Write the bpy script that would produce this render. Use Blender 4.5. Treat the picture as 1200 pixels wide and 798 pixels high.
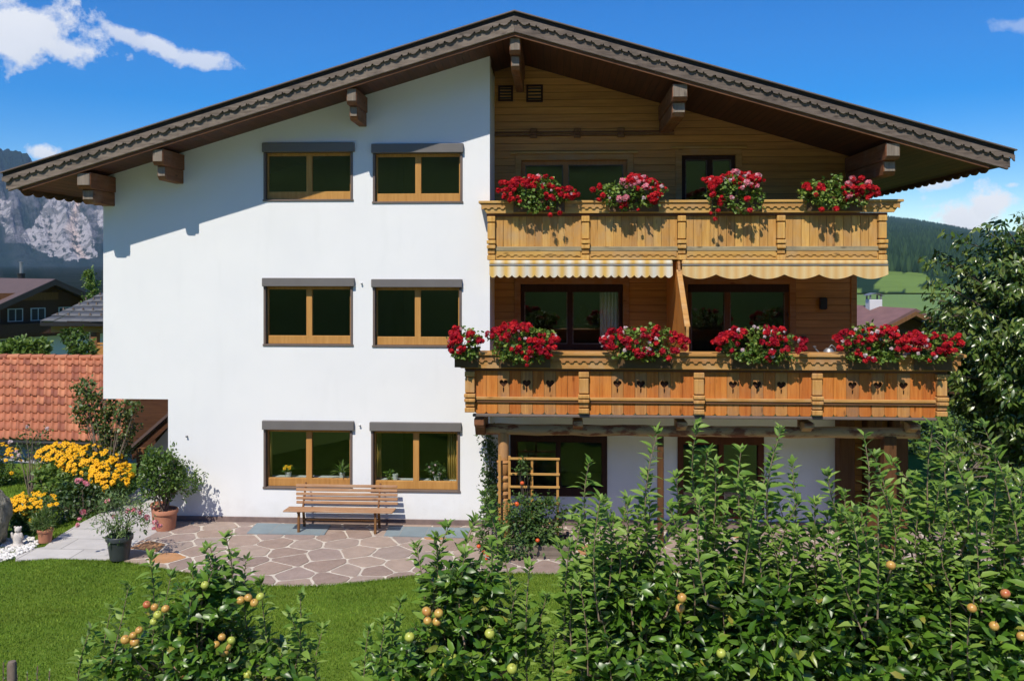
import bpy, bmesh, math, random
import numpy as np
from mathutils import Vector, Matrix, noise as mnoise

R = math.radians
for o in list(bpy.data.objects):
    bpy.data.objects.remove(o)
S = bpy.context.scene
COL = S.collection

# ---------------------------------------------------------------- camera
F = 1011.0          # focal length in pixels of the 1200 px wide photograph
YAW = R(3.0)
CAM = Vector((0.0, -17.0, 5.1))
HOR = 315.0         # row of the horizon
cam = bpy.data.cameras.new('camera')
cam.sensor_fit = 'HORIZONTAL'
cam.sensor_width = 36.0
cam.lens = F / 1200 * 36
cam.shift_y = -(399 - HOR) / 1200
cam.clip_start = 0.1
cam.clip_end = 20000
camo = bpy.data.objects.new('camera', cam)
COL.objects.link(camo)
camo.location = CAM
camo.rotation_euler = (R(90), 0, YAW)
S.camera = camo

# ---------------------------------------------------------------- light
SUN_DIR = Vector((-0.32, -1.0, 1.40)).normalized()      # towards the sun
SUN_EL = math.asin(SUN_DIR.z)
SUN_AZ = math.atan2(SUN_DIR.x, SUN_DIR.y)
sun = bpy.data.lights.new('sun', 'SUN')
sun.energy = 4.1
sun.angle = R(0.5)
sun.color = (1.0, 0.93, 0.82)
suno = bpy.data.objects.new('sun', sun)
COL.objects.link(suno)
suno.rotation_euler = (-SUN_DIR).to_track_quat('-Z', 'Y').to_euler()

S.view_settings.view_transform = 'Standard'
S.view_settings.look = 'None'
S.view_settings.gamma = 1.0
S.view_settings.exposure = 0.46
S.view_settings.use_curve_mapping = False
S.render.engine = 'CYCLES'
cy = S.cycles
cy.use_denoising = True
cy.max_bounces = 7
cy.diffuse_bounces = 3
cy.glossy_bounces = 3
cy.transmission_bounces = 3
cy.transparent_max_bounces = 16
cy.volume_bounces = 0
cy.caustics_reflective = False
cy.caustics_refractive = False
cy.sample_clamp_indirect = 6.0
cy.use_adaptive_sampling = True
cy.adaptive_threshold = 0.02

# world: Nishita sky with fair-weather clouds at fixed directions
W = bpy.data.worlds.new('World')
S.world = W
W.use_nodes = True
wn = W.node_tree
wn.nodes.clear()
def wnode(t, **k):
    n = wn.nodes.new(t)
    for a, b in k.items():
        setattr(n, a, b)
    return n
wl = wn.links.new
def wmath(op, a, b=None, c=None, clamp=False):
    n = wnode('ShaderNodeMath', operation=op, use_clamp=clamp)
    for i, v in enumerate((a, b, c)):
        if v is None: continue
        if isinstance(v, (int, float)): n.inputs[i].default_value = v
        else: wl(v, n.inputs[i])
    return n.outputs[0]
def wdot(v, const):
    n = wnode('ShaderNodeVectorMath', operation='DOT_PRODUCT')
    wl(v, n.inputs[0]); n.inputs[1].default_value = const
    return n.outputs['Value']
HAZE = 0.000085
SKY_STRENGTH = 0.108
CLOUD_VALUE = 7.0
sky = wnode('ShaderNodeTexSky', sky_type='NISHITA')
sky.sun_disc = False
sky.sun_elevation = SUN_EL
sky.sun_rotation = SUN_AZ
sky.altitude = 700
sky.air_density = 1.0
sky.dust_density = 0.25
sky.ozone_density = 2.2
hs = wnode('ShaderNodeHueSaturation')
hs.inputs['Saturation'].default_value = 1.72
hs.inputs['Hue'].default_value = 0.513
hs.inputs['Value'].default_value = 1.0
wl(sky.outputs[0], hs.inputs['Color'])
tc = wnode('ShaderNodeTexCoord')
dirv = tc.outputs['Generated']
nz = wnode('ShaderNodeTexNoise', noise_dimensions='3D')
nz.inputs['Scale'].default_value = 30.0
nz.inputs['Detail'].default_value = 9.0
nz.inputs['Roughness'].default_value = 0.66
wl(dirv, nz.inputs['Vector'])
nz2 = wnode('ShaderNodeTexNoise', noise_dimensions='3D')
nz2.inputs['Scale'].default_value = 17.0
nz2.inputs['Detail'].default_value = 5.0
wl(dirv, nz2.inputs['Vector'])
# direction, half width, half height (radians), tilt, density
def pix_dir(px, py):
    dx = (px - 600) / F
    d = Vector((-math.sin(YAW) + math.cos(YAW) * dx, math.cos(YAW) + math.sin(YAW) * dx, (HOR - py) / F))
    return d.normalized()
CLOUDS = [
    (18, 36, 82, 42, 6, 1.0), (80, 58, 40, 20, 0, 0.9), (150, 42, 32, 10, -20, 0.75), (185, 56, 34, 11, -22, 0.8), (232, 70, 40, 11, -4, 0.75), (-70, 20, 80, 50, 0, 0.9),
    (52, 180, 20, 9, 0, 0.9), (1126, 250, 42, 22, 8, 1.0), (1158, 238, 32, 20, 0, 1.0),
    (1105, 214, 22, 8, 10, 0.75), (1186, 217, 9, 4, 0, 0.6), (1196, 30, 28, 9, -12, 0.3),
]
total = None
under = None
for (px, py, a, b, tilt, dens) in CLOUDS:
    c = pix_dir(px, py)
    right = Vector((0, 0, 1)).cross(c).normalized() * -1
    upv = right.cross(c).normalized()
    t = R(tilt)
    r2 = right * math.cos(t) + upv * math.sin(t)
    u2 = upv * math.cos(t) - right * math.sin(t)
    u = wdot(dirv, r2 / (a / F)); v = wdot(dirv, u2 / (b / F))
    q = wmath('SQRT', wmath('ADD', wmath('MULTIPLY', u, u), wmath('MULTIPLY', v, v)))
    front = wmath('GREATER_THAN', wdot(dirv, c), 0.3)
    m = wmath('SUBTRACT', 1.05, q)                         # 1 in the middle, 0 at the rim
    m = wmath('ADD', m, wmath('MULTIPLY', wmath('SUBTRACT', nz.outputs['Fac'], 0.52), 2.9))
    m = wmath('MULTIPLY', wmath('MULTIPLY', m, 1.9, clamp=True), front)
    m = wmath('MULTIPLY', m, dens)
    total = m if total is None else wmath('MAXIMUM', total, m)
    low = wmath('MULTIPLY', wmath('MULTIPLY_ADD', v, -0.5, 0.35, clamp=True), m)
    under = low if under is None else wmath('MAXIMUM', under, low)
total = wmath('SMOOTH_MIN', total, 0.97, 0.1)
shade = wmath('MULTIPLY', under, wmath('MULTIPLY_ADD', nz2.outputs['Fac'], 1.6, -0.25, clamp=True))
cc = wnode('ShaderNodeMix', data_type='RGBA')
cc.inputs['A'].default_value = (CLOUD_VALUE, CLOUD_VALUE * 1.0, CLOUD_VALUE * 1.01, 1)
cc.inputs['B'].default_value = (CLOUD_VALUE * .66, CLOUD_VALUE * .70, CLOUD_VALUE * .76, 1)
wl(shade, cc.inputs['Factor'])
mx = wnode('ShaderNodeMix', data_type='RGBA')
wl(total, mx.inputs['Factor'])
wl(hs.outputs[0], mx.inputs['A']); wl(cc.outputs['Result'], mx.inputs['B'])
bg = wnode('ShaderNodeBackground')
bg.inputs['Strength'].default_value = SKY_STRENGTH
wl(mx.outputs['Result'], bg.inputs['Color'])
wo = wnode('ShaderNodeOutputWorld')
wl(bg.outputs[0], wo.inputs['Surface'])

# ---------------------------------------------------------------- geometry helpers
SN, CN = math.sin(YAW), math.cos(YAW)
def at(px, py, Y):
    """The point on the vertical plane y = Y seen at a photograph pixel."""
    dx = (px - 600) / F
    d = Vector((-SN + CN * dx, CN + SN * dx, (HOR - py) / F))
    return CAM + d * ((Y - CAM.y) / d.y)
def gnd(px, py, z=0.0):
    dx = (px - 600) / F
    d = Vector((-SN + CN * dx, CN + SN * dx, (HOR - py) / F))
    return CAM + d * ((z - CAM.z) / d.z)
def far(px, py, depth):
    dx = (px - 600) / F
    d = Vector((-SN + CN * dx, CN + SN * dx, (HOR - py) / F))
    return CAM + d * depth
def X(px, Y): return at(px, HOR, Y).x
def Z(py, Y, px=650): return at(px, py, Y).z

class MB:
    def __init__(s):
        s.bm = bmesh.new(); s.mi = 0
    def face(s, vs, mi=None):
        try:
            f = s.bm.faces.new(vs)
        except ValueError:
            return None
        f.material_index = s.mi if mi is None else mi
        return f
    def pts(s, co): return [s.bm.verts.new(c) for c in co]
    def box(s, x0, x1, y0, y1, z0, z1, M=None):
        if x0 > x1: x0, x1 = x1, x0
        if y0 > y1: y0, y1 = y1, y0
        if z0 > z1: z0, z1 = z1, z0
        c = [Vector(p) for p in ((x0,y0,z0),(x1,y0,z0),(x1,y1,z0),(x0,y1,z0),(x0,y0,z1),(x1,y0,z1),(x1,y1,z1),(x0,y1,z1))]
        if M is not None: c = [M @ p for p in c]
        v = s.pts(c)
        for q in ((3,2,1,0),(4,5,6,7),(0,1,5,4),(1,2,6,5),(2,3,7,6),(3,0,4,7)): s.face([v[i] for i in q])
        return s
    def bar(s, a, b, w, h, up=(0,0,1)):
        a, b = Vector(a), Vector(b); d = (b - a); L = d.length; d.normalize()
        side = d.cross(Vector(up))
        if side.length < 1e-4: side = d.cross(Vector((1,0,0)))
        side.normalize(); u = side.cross(d)
        M = Matrix(((d.x,side.x,u.x,a.x),(d.y,side.y,u.y,a.y),(d.z,side.z,u.z,a.z),(0,0,0,1)))
        return s.box(0, L, -w/2, w/2, -h/2, h/2, M)
    def prism(s, poly, fn, t):
        """poly: 2D outline, fn(u, v, w) -> 3D, w from 0 to t."""
        a = s.pts([fn(u, v, 0) for u, v in poly]); b = s.pts([fn(u, v, t) for u, v in poly])
        s.face(a[::-1]); s.face(b)
        n = len(poly)
        for i in range(n): s.face([a[i], a[(i+1)%n], b[(i+1)%n], b[i]])
        return s
    def plate(s, outer, holes, fn, t):
        """Plate with holes: outlines in 2D, fn(u, v, w) -> 3D."""
        tb = bmesh.new(); loops = []
        for lp in [outer] + list(holes):
            vs = [tb.verts.new((u, v, 0)) for u, v in lp]
            for i in range(len(vs)): tb.edges.new((vs[i], vs[(i+1)%len(vs)]))
            loops.append(lp)
        bmesh.ops.triangle_fill(tb, use_beauty=True, use_dissolve=False, edges=tb.edges[:], normal=(0,0,1))
        tb.verts.index_update()
        co = [(v.co.x, v.co.y) for v in tb.verts]
        tris = [[v.index for v in f.verts] for f in tb.faces]
        tb.free()
        a = s.pts([fn(u, v, 0) for u, v in co]); b = s.pts([fn(u, v, t) for u, v in co])
        for tr in tris:
            s.face([a[i] for i in tr][::-1]); s.face([b[i] for i in tr])
        k = 0
        for lp in loops:
            n = len(lp)
            for i in range(n):
                i0, i1 = k + i, k + (i+1) % n
                s.face([a[i0], a[i1], b[i1], b[i0]])
            k += n
        return s
    def tube(s, pts, rad, sides=8, cap=True):
        pts = [Vector(p) for p in pts]
        if isinstance(rad, (int, float)): rad = [rad] * len(pts)
        rings = []; ref = Vector((0.13, 0.97, 0.2))
        for i, p in enumerate(pts):
            d = (pts[min(i+1, len(pts)-1)] - pts[max(i-1, 0)])
            if d.length < 1e-6: d = Vector((0,0,1))
            d.normalize()
            n = d.cross(ref)
            if n.length < .1: n = d.cross(Vector((1,0,0)))
            n.normalize(); m = d.cross(n)
            rings.append(s.pts([p + (n*math.cos(2*math.pi*k/sides) + m*math.sin(2*math.pi*k/sides)) * rad[i] for k in range(sides)]))
        for r0, r1 in zip(rings, rings[1:]):
            for k in range(sides): s.face([r0[k], r0[(k+1)%sides], r1[(k+1)%sides], r1[k]])
        if cap:
            s.face(rings[0][::-1]); s.face(rings[-1])
        return s
    def lathe(s, prof, c=(0,0,0), sides=24, sx=1.0, sy=1.0):
        c = Vector(c); rings = []
        for r, z in prof:
            rings.append(s.pts([c + Vector((r*sx*math.cos(2*math.pi*k/sides), r*sy*math.sin(2*math.pi*k/sides), z)) for k in range(sides)]))
        for r0, r1 in zip(rings, rings[1:]):
            for k in range(sides): s.face([r0[k], r0[(k+1)%sides], r1[(k+1)%sides], r1[k]])
        s.face(rings[0][::-1]); s.face(rings[-1])
        return s
    def ball(s, c, rx, ry=None, rz=None, seg=12, rings=8):
        ry = ry or rx; rz = rz or rx
        prof = [(max(1e-3, math.sin(math.pi*i/rings)), -math.cos(math.pi*i/rings)) for i in range(rings+1)]
        n0 = len(s.bm.verts)
        c = Vector(c); rr = []
        for r, z in prof:
            rr.append(s.pts([c + Vector((rx*r*math.cos(2*math.pi*k/seg), ry*r*math.sin(2*math.pi*k/seg), rz*z)) for k in range(seg)]))
        for r0, r1 in zip(rr, rr[1:]):
            for k in range(seg): s.face([r0[k], r0[(k+1)%seg], r1[(k+1)%seg], r1[k]])
        s.face(rr[0][::-1]); s.face(rr[-1])
        return s
    def build(s, name, mats, parent=None, smooth=False, bevel=0.0, root_loc=None, normals=True):
        if normals: bmesh.ops.recalc_face_normals(s.bm, faces=s.bm.faces[:])
        if bevel:
            es = [e for e in s.bm.edges if len(e.link_faces) == 2 and e.calc_face_angle(0) > R(35)]
            bmesh.ops.bevel(s.bm, geom=es, offset=bevel, segments=1, affect='EDGES', clamp_overlap=True)
        me = bpy.data.meshes.new(name); s.bm.to_mesh(me); s.bm.free()
        if smooth:
            for p in me.polygons: p.use_smooth = True
            if smooth == 'auto':
                me.set_sharp_from_angle(angle=R(40))
        for m in (mats if isinstance(mats, (list, tuple)) else [mats]): me.materials.append(m)
        o = bpy.data.objects.new(name, me); COL.objects.link(o)
        if parent is not None: adopt(o, parent)
        return o

def adopt(o, parent):
    """Parent o (whose coordinates are world ones) to parent without moving it."""
    o.parent = parent
    if parent.parent is None:
        o.matrix_parent_inverse = Matrix.Translation(-Vector(parent.location))

def tag(o, label=None, cat=None, group=None, kind=None):
    if label: o['label'] = label
    if cat: o['category'] = cat
    if group: o['group'] = group
    if kind: o['kind'] = kind
    return o
def thing(name, label, cat, loc=(0,0,0), group=None):
    o = bpy.data.objects.new(name, None); COL.objects.link(o)
    o.empty_display_size = 0.2
    o.location = loc
    return tag(o, label, cat, group)
def copy_tree(o, parent=None):
    c = o.copy(); COL.objects.link(c)
    if parent is not None: c.parent = parent
    for ch in list(o.children): copy_tree(ch, c)
    return c

def mesh_np(name, V, T, mats, parent=None, smooth=True, mi=None):
    V = np.ascontiguousarray(V, dtype=np.float32); T = np.ascontiguousarray(T, dtype=np.int32)
    me = bpy.data.meshes.new(name)
    me.vertices.add(len(V)); me.vertices.foreach_set('co', V.ravel())
    me.loops.add(T.size); me.loops.foreach_set('vertex_index', T.ravel())
    me.polygons.add(len(T)); me.polygons.foreach_set('loop_start', np.arange(0, T.size, T.shape[1], dtype=np.int32))
    me.polygons.foreach_set('loop_total', np.full(len(T), T.shape[1], dtype=np.int32))
    if smooth: me.polygons.foreach_set('use_smooth', np.ones(len(T), dtype=bool))
    if mi is not None: me.polygons.foreach_set('material_index', np.asarray(mi, dtype=np.int32))
    me.update(calc_edges=True); me.validate()
    for m in (mats if isinstance(mats, (list, tuple)) else [mats]): me.materials.append(m)
    o = bpy.data.objects.new(name, me); COL.objects.link(o)
    if parent is not None: adopt(o, parent)
    return o

def unit(a):
    return a / np.maximum(np.linalg.norm(a, axis=1, keepdims=True), 1e-9)
LEAF_T = np.array([(0,1,3),(0,2,1),(1,6,3),(1,4,6),(1,5,4),(1,2,5),(4,7,6),(4,5,7)], dtype=np.int32)
def leaf_arrays(P, A, N, L, W, fold=0.22, curl=0.22):
    P = np.asarray(P, float); A = unit(np.asarray(A, float)); N = np.asarray(N, float)
    L = np.asarray(L, float)[:, None]; W = np.asarray(W, float)[:, None]
    Sd = unit(np.cross(A, N)); N2 = np.cross(Sd, A)
    fold = np.broadcast_to(np.asarray(fold, float).reshape(-1, 1), L.shape); curl = np.broadcast_to(np.asarray(curl, float).reshape(-1, 1), L.shape)
    def mid(t): return P + A * L * t - N2 * L * curl * t * t
    out = np.empty((len(P), 8, 3))
    out[:, 0] = P
    for k, t, w in ((1, .32, .5), (4, .68, .42)):
        m = mid(t); out[:, k] = m
        out[:, k+1] = m + Sd * W * w + N2 * W * w * fold
        out[:, k+2] = m - Sd * W * w + N2 * W * w * fold
    out[:, 7] = mid(1.0)
    T = (LEAF_T[None] + (np.arange(len(P)) * 8)[:, None, None]).reshape(-1, 3)
    return out.reshape(-1, 3), T
def leaves_obj(name, lists, mats, parent=None, fold=0.22, curl=0.22, mi=None):
    P, A, N, L, W = lists
    V, T = leaf_arrays(P, A, N, L, W, fold, curl)
    m = None if mi is None else np.repeat(np.asarray(mi), 8)
    return mesh_np(name, V, T, mats, parent, True, m)
# ---------------------------------------------------------------- materials
def newmat(name):
    m = bpy.data.materials.new(name); m.use_nodes = True
    nt = m.node_tree
    return m, nt, nt.nodes['Principled BSDF']
def nd(nt, t, **k):
    n = nt.nodes.new(t)
    for a, b in k.items(): setattr(n, a, b)
    return n
def setin(nt, sock, v):
    if hasattr(v, 'is_output') or isinstance(v, bpy.types.NodeSocket): nt.links.new(v, sock)
    else: sock.default_value = v
def mth(nt, op, a, b=None, c=None, clamp=False):
    n = nd(nt, 'ShaderNodeMath', operation=op, use_clamp=clamp)
    for i, v in enumerate((a, b, c)):
        if v is not None: setin(nt, n.inputs[i], v)
    return n.outputs[0]
def c4(c): return (*c, 1) if len(c) == 3 else c
def mixc(nt, f, a, b, mode='MIX'):
    n = nd(nt, 'ShaderNodeMix', data_type='RGBA', blend_type=mode)
    setin(nt, n.inputs['Factor'], f)
    setin(nt, n.inputs['A'], c4(a) if isinstance(a, tuple) else a)
    setin(nt, n.inputs['B'], c4(b) if isinstance(b, tuple) else b)
    return n.outputs['Result']
def coords(nt, scale=(1,1,1), rot=(0,0,0)):
    t = nd(nt, 'ShaderNodeTexCoord'); mp = nd(nt, 'ShaderNodeMapping')
    mp.inputs['Scale'].default_value = scale; mp.inputs['Rotation'].default_value = rot
    nt.links.new(t.outputs['Object'], mp.inputs['Vector'])
    return mp.outputs[0]
def noise(nt, vec, scale=1.0, detail=4.0, rough=0.55):
    n = nd(nt, 'ShaderNodeTexNoise')
    n.inputs['Scale'].default_value = scale; n.inputs['Detail'].default_value = detail; n.inputs['Roughness'].default_value = rough
    nt.links.new(vec, n.inputs['Vector'])
    return n.outputs['Fac']
def ramp(nt, f, stops):
    n = nd(nt, 'ShaderNodeValToRGB'); cr = n.color_ramp
    while len(cr.elements) < len(stops): cr.elements.new(0.5)
    for e, (p, c) in zip(cr.elements, stops): e.position = p; e.color = c4(c) if isinstance(c, tuple) else (c, c, c, 1)
    setin(nt, n.inputs[0], f)
    return n.outputs[0]
def island(nt):
    return nd(nt, 'ShaderNodeNewGeometry').outputs['Random Per Island']
def bump(nt, b, h, strength=0.3, dist=0.01):
    n = nd(nt, 'ShaderNodeBump'); n.inputs['Strength'].default_value = strength; n.inputs['Distance'].default_value = dist
    nt.links.new(h, n.inputs['Height']); nt.links.new(n.outputs[0], b.inputs['Normal'])

def surf(name, a, b=None, scale=3.0, stretch=(1,1,1), rough=0.6, isl=0.0, bmp=0.0, bscale=40.0, bdist=0.004, metal=0.0, spec=0.4, detail=5):
    m, nt, bs = newmat(name)
    v = coords(nt, stretch)
    col = mixc(nt, ramp(nt, noise(nt, v, scale, detail), [(0.3, 0.0), (0.7, 1.0)]), a, b if b else tuple(x*.8 for x in a))
    if isl:
        k = mth(nt, 'MULTIPLY_ADD', island(nt), 2*isl, 1-isl)
        hsv = nd(nt, 'ShaderNodeHueSaturation'); nt.links.new(col, hsv.inputs['Color']); nt.links.new(k, hsv.inputs['Value'])
        col = hsv.outputs[0]
    nt.links.new(col, bs.inputs['Base Color'])
    bs.inputs['Roughness'].default_value = rough; bs.inputs['Metallic'].default_value = metal
    bs.inputs['Specular IOR Level'].default_value = spec
    if bmp: bump(nt, bs, noise(nt, v, bscale, 4), bmp, bdist)
    return m

def wood(name, light, dark, axis='x', grain=26.0, isl=0.12, rough=0.62, weather=None, wamt=0.35, knots=True):
    """Planed timber: grain stretched along one axis, knots, tint per board, optional grey weathering."""
    m, nt, bs = newmat(name)
    st = {'x': (0.9, 14, 14), 'y': (14, 0.9, 14), 'z': (14, 14, 0.9)}[axis]
    t = nd(nt, 'ShaderNodeTexCoord'); rnd = island(nt)
    off = nd(nt, 'ShaderNodeCombineXYZ')
    for i, k in enumerate((37.0, 71.0, 53.0)): nt.links.new(mth(nt, 'MULTIPLY', rnd, k), off.inputs[i])
    ad = nd(nt, 'ShaderNodeVectorMath', operation='ADD'); nt.links.new(t.outputs['Object'], ad.inputs[0]); nt.links.new(off.outputs[0], ad.inputs[1])
    mp = nd(nt, 'ShaderNodeMapping'); mp.inputs['Scale'].default_value = st; nt.links.new(ad.outputs[0], mp.inputs['Vector'])
    g = noise(nt, mp.outputs[0], 1.3, 8, 0.66)
    g2 = noise(nt, mp.outputs[0], grain/6, 3, 0.5)
    f = ramp(nt, mth(nt, 'ADD', mth(nt, 'MULTIPLY', g, .75), mth(nt, 'MULTIPLY', g2, .25)), [(0.34, 0.0), (0.66, 1.0)])
    col = mixc(nt, f, light, dark)
    if knots:
        mk = nd(nt, 'ShaderNodeMapping'); mk.inputs['Scale'].default_value = {'x': (2.2, 6, 6), 'y': (6, 2.2, 6), 'z': (6, 6, 2.2)}[axis]
        nt.links.new(ad.outputs[0], mk.inputs['Vector'])
        vo = nd(nt, 'ShaderNodeTexVoronoi'); vo.inputs['Scale'].default_value = 1.0; nt.links.new(mk.outputs[0], vo.inputs['Vector'])
        kf = ramp(nt, vo.outputs['Distance'], [(0.06, 1.0), (0.17, 0.0)])
        col = mixc(nt, mth(nt, 'MULTIPLY', kf, .7), col, tuple(x*.35 for x in dark))
    if weather:
        wv = coords(nt, (1, 1, 1)); wf = ramp(nt, noise(nt, wv, 2.6, 6, .65), [(0.48, 0.0), (0.72, 1.0)])
        col = mixc(nt, mth(nt, 'MULTIPLY', wf, wamt), col, weather)
    if isl:
        hsv = nd(nt, 'ShaderNodeHueSaturation'); nt.links.new(col, hsv.inputs['Color'])
        nt.links.new(mth(nt, 'MULTIPLY_ADD', rnd, 2*isl, 1-isl), hsv.inputs['Value'])
        nt.links.new(mth(nt, 'MULTIPLY_ADD', rnd, .012, .494), hsv.inputs['Hue'])
        col = hsv.outputs[0]
    nt.links.new(col, bs.inputs['Base Color'])
    bs.inputs['Roughness'].default_value = max(rough, .5); bs.inputs['Specular IOR Level'].default_value = 0.14
    bump(nt, bs, f, 0.35, 0.004)
    return m

def leafmat(name, dark, mid, light, back=None, patchy=False, rough=0.42, trans=0.25, spec=0.5, yellow=None):
    m, nt, bs = newmat(name)
    r = island(nt)
    stops = [(0.0, dark), (0.5, mid), (0.93, light)]
    if yellow: stops.append((0.99, yellow))
    col = ramp(nt, r, stops)
    if patchy:
        hv = nd(nt, 'ShaderNodeHueSaturation'); nt.links.new(col, hv.inputs['Color'])
        pn = noise(nt, coords(nt), 1.5, 6, .7); nt.links.new(mth(nt, 'MULTIPLY_ADD', pn, 1.9, .08), hv.inputs['Value']); nt.links.new(mth(nt, 'MULTIPLY_ADD', noise(nt, coords(nt), .8, 4), .06, .47), hv.inputs['Hue']); col = hv.outputs[0]
    if back:
        bf = nd(nt, 'ShaderNodeNewGeometry').outputs['Backfacing']
        col = mixc(nt, bf, col, back)
    nt.links.new(col, bs.inputs['Base Color'])
    bs.inputs['Roughness'].default_value = rough; bs.inputs['Specular IOR Level'].default_value = spec
    tr = nd(nt, 'ShaderNodeBsdfTranslucent')
    nt.links.new(mixc(nt, 0.6, col, (0.22, 0.36, 0.03)), tr.inputs['Color'])
    mx = nd(nt, 'ShaderNodeMixShader'); mx.inputs[0].default_value = trans
    out = nt.nodes['Material Output']
    nt.links.new(bs.outputs[0], mx.inputs[1]); nt.links.new(tr.outputs[0], mx.inputs[2]); nt.links.new(mx.outputs[0], out.inputs['Surface'])
    return m

def petalmat(name, a, b, trans=0.2):
    m, nt, bs = newmat(name)
    col = mixc(nt, island(nt), a, b)
    nt.links.new(col, bs.inputs['Base Color']); bs.inputs['Roughness'].default_value = 0.6; bs.inputs['Specular IOR Level'].default_value = 0.2
    tr = nd(nt, 'ShaderNodeBsdfTranslucent'); nt.links.new(col, tr.inputs['Color'])
    mx = nd(nt, 'ShaderNodeMixShader'); mx.inputs[0].default_value = trans
    nt.links.new(bs.outputs[0], mx.inputs[1]); nt.links.new(tr.outputs[0], mx.inputs[2]); nt.links.new(mx.outputs[0], nt.nodes['Material Output'].inputs['Surface'])
    return m

# --- plaster
def plaster():
    m, nt, bs = newmat('white_plaster')
    v = coords(nt)
    col = mixc(nt, ramp(nt, noise(nt, v, .8, 6, .6), [(.35, 0.0), (.75, 1.0)]), (.80, .805, .80), (.755, .765, .77))
    col = mixc(nt, mth(nt, 'MULTIPLY', ramp(nt, noise(nt, coords(nt, (3, 3, .5)), 1.2, 5, .6), [(.55, 0.0), (.85, 1.0)]), .3), col, (.66, .67, .66))
    nt.links.new(col, bs.inputs['Base Color']); bs.inputs['Roughness'].default_value = .9; bs.inputs['Specular IOR Level'].default_value = .15
    sz = nd(nt, 'ShaderNodeSeparateXYZ'); nt.links.new(v, sz.inputs[0])
    spl = mth(nt, 'MULTIPLY', ramp(nt, mth(nt, 'ADD', sz.outputs['Z'], mth(nt, 'MULTIPLY', noise(nt, v, 3.5, 6, .7), .9)), [(.45, 1.0), (.95, 0.0)]), .22)
    nt.links.new(mixc(nt, spl, col, (.40, .36, .32)), bs.inputs['Base Color'])
    h = mth(nt, 'ADD', noise(nt, v, 90, 4), mth(nt, 'MULTIPLY', noise(nt, v, 5, 3), .9))
    bump(nt, bs, h, .35, .006)
    return m
M = {}
M['plaster'] = plaster()
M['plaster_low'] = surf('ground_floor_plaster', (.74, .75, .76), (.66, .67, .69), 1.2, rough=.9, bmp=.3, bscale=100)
M['plinth'] = surf('plinth_stone', (.22, .16, .14), (.15, .11, .10), 6, rough=.8, bmp=.2)
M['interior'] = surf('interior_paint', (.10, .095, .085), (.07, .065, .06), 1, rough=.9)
M['larch'] = wood('pale_larch', (.62, .36, .11), (.42, .205, .05), 'z', isl=.17, weather=(.36, .31, .23), wamt=.35)
M['larch_x'] = wood('pale_larch_rail', (.58, .35, .11), (.40, .205, .055), 'x', isl=.08, weather=(.38, .34, .26), wamt=.3)
M['larch_weathered'] = wood('weathered_larch_rail', (.40, .33, .20), (.22, .18, .11), 'x', isl=.1, weather=(.13, .12, .10), wamt=.6)
M['orange'] = wood('orange_larch', (.66, .255, .055), (.43, .125, .022), 'z', isl=.16, weather=(.40, .24, .12), wamt=.22)
M['orange_x'] = wood('orange_larch_rail', (.52, .28, .095), (.33, .145, .04), 'x', isl=.1, weather=(.45, .36, .24), wamt=.4)
M['post'] = wood('carved_post_wood', (.58, .31, .105), (.37, .165, .048), 'z', isl=.12, weather=(.42, .31, .22), wamt=.4)
M['heart_plank'] = wood('weathered_plank', (.54, .255, .085), (.33, .135, .042), 'z', isl=.15, weather=(.20, .145, .115), wamt=.55)
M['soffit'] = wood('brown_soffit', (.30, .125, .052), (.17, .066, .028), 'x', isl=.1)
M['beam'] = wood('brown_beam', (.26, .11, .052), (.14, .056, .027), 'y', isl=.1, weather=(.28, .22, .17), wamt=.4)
M['beam_end'] = wood('weathered_beam_end', (.27, .22, .175), (.14, .11, .085), 'z', isl=.1)
M['grey_board'] = wood('weathered_grey_board', (.235, .19, .152), (.10, .077, .060), 'x', isl=.16, weather=(.075, .062, .052), wamt=.7)
M['brown_board'] = wood('brown_board', (.19, .09, .045), (.11, .05, .026), 'x', isl=.1)
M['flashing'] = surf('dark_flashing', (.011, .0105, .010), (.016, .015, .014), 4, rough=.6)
M['shutter'] = surf('grey_shutter_box', (.155, .145, .138), (.14, .13, .125), 3, rough=.5)
M['casing'] = surf('brown_grey_casing', (.16, .12, .10), (.13, .10, .085), 3, rough=.5)
M['frame'] = wood('honey_frame', (.52, .27, .085), (.39, .18, .05), 'z', isl=.06, knots=False, rough=.45)
M['frame_x'] = wood('honey_frame_rail', (.56, .31, .10), (.42, .21, .062), 'x', isl=.06, knots=False, rough=.45)
M['dark_frame'] = wood('dark_brown_frame', (.055, .024, .016), (.03, .014, .01), 'z', isl=.1, knots=False)
M['red_frame'] = wood('red_brown_frame', (.11, .038, .02), (.07, .024, .013), 'z', isl=.1, knots=False)
M['metal'] = surf('brushed_metal', (.34, .34, .34), None, 4, rough=.5, metal=.7)
M['black'] = surf('black_metal', (.015, .014, .014), None, 4, rough=.5)
M['terracotta'] = surf('terracotta', (.46, .20, .115), (.36, .145, .085), 7, rough=.8, bmp=.15)
M['darkpot'] = surf('charcoal_glaze', (.055, .062, .064), (.035, .04, .042), 5, rough=.35, bmp=.1)
M['soil'] = surf('potting_soil', (.035, .022, .014), (.02, .013, .009), 20, rough=.95, bmp=.5)
M['planter'] = surf('brown_planter', (.12, .065, .024), (.08, .042, .015), 6, rough=.6)
M['stem'] = surf('green_stem', (.09, .14, .035), (.06, .09, .03), 12, rough=.6)
M['bark'] = surf('grey_brown_bark', (.20, .155, .115), (.11, .085, .065), 22, (1, 1, .4), rough=.85, bmp=.5, bscale=60)
M['shoot'] = surf('young_shoot_bark', (.24, .17, .11), (.15, .11, .07), 22, rough=.7)
M['white_ceramic'] = surf('white_ceramic', (.75, .75, .72), None, 5, rough=.3)
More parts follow.
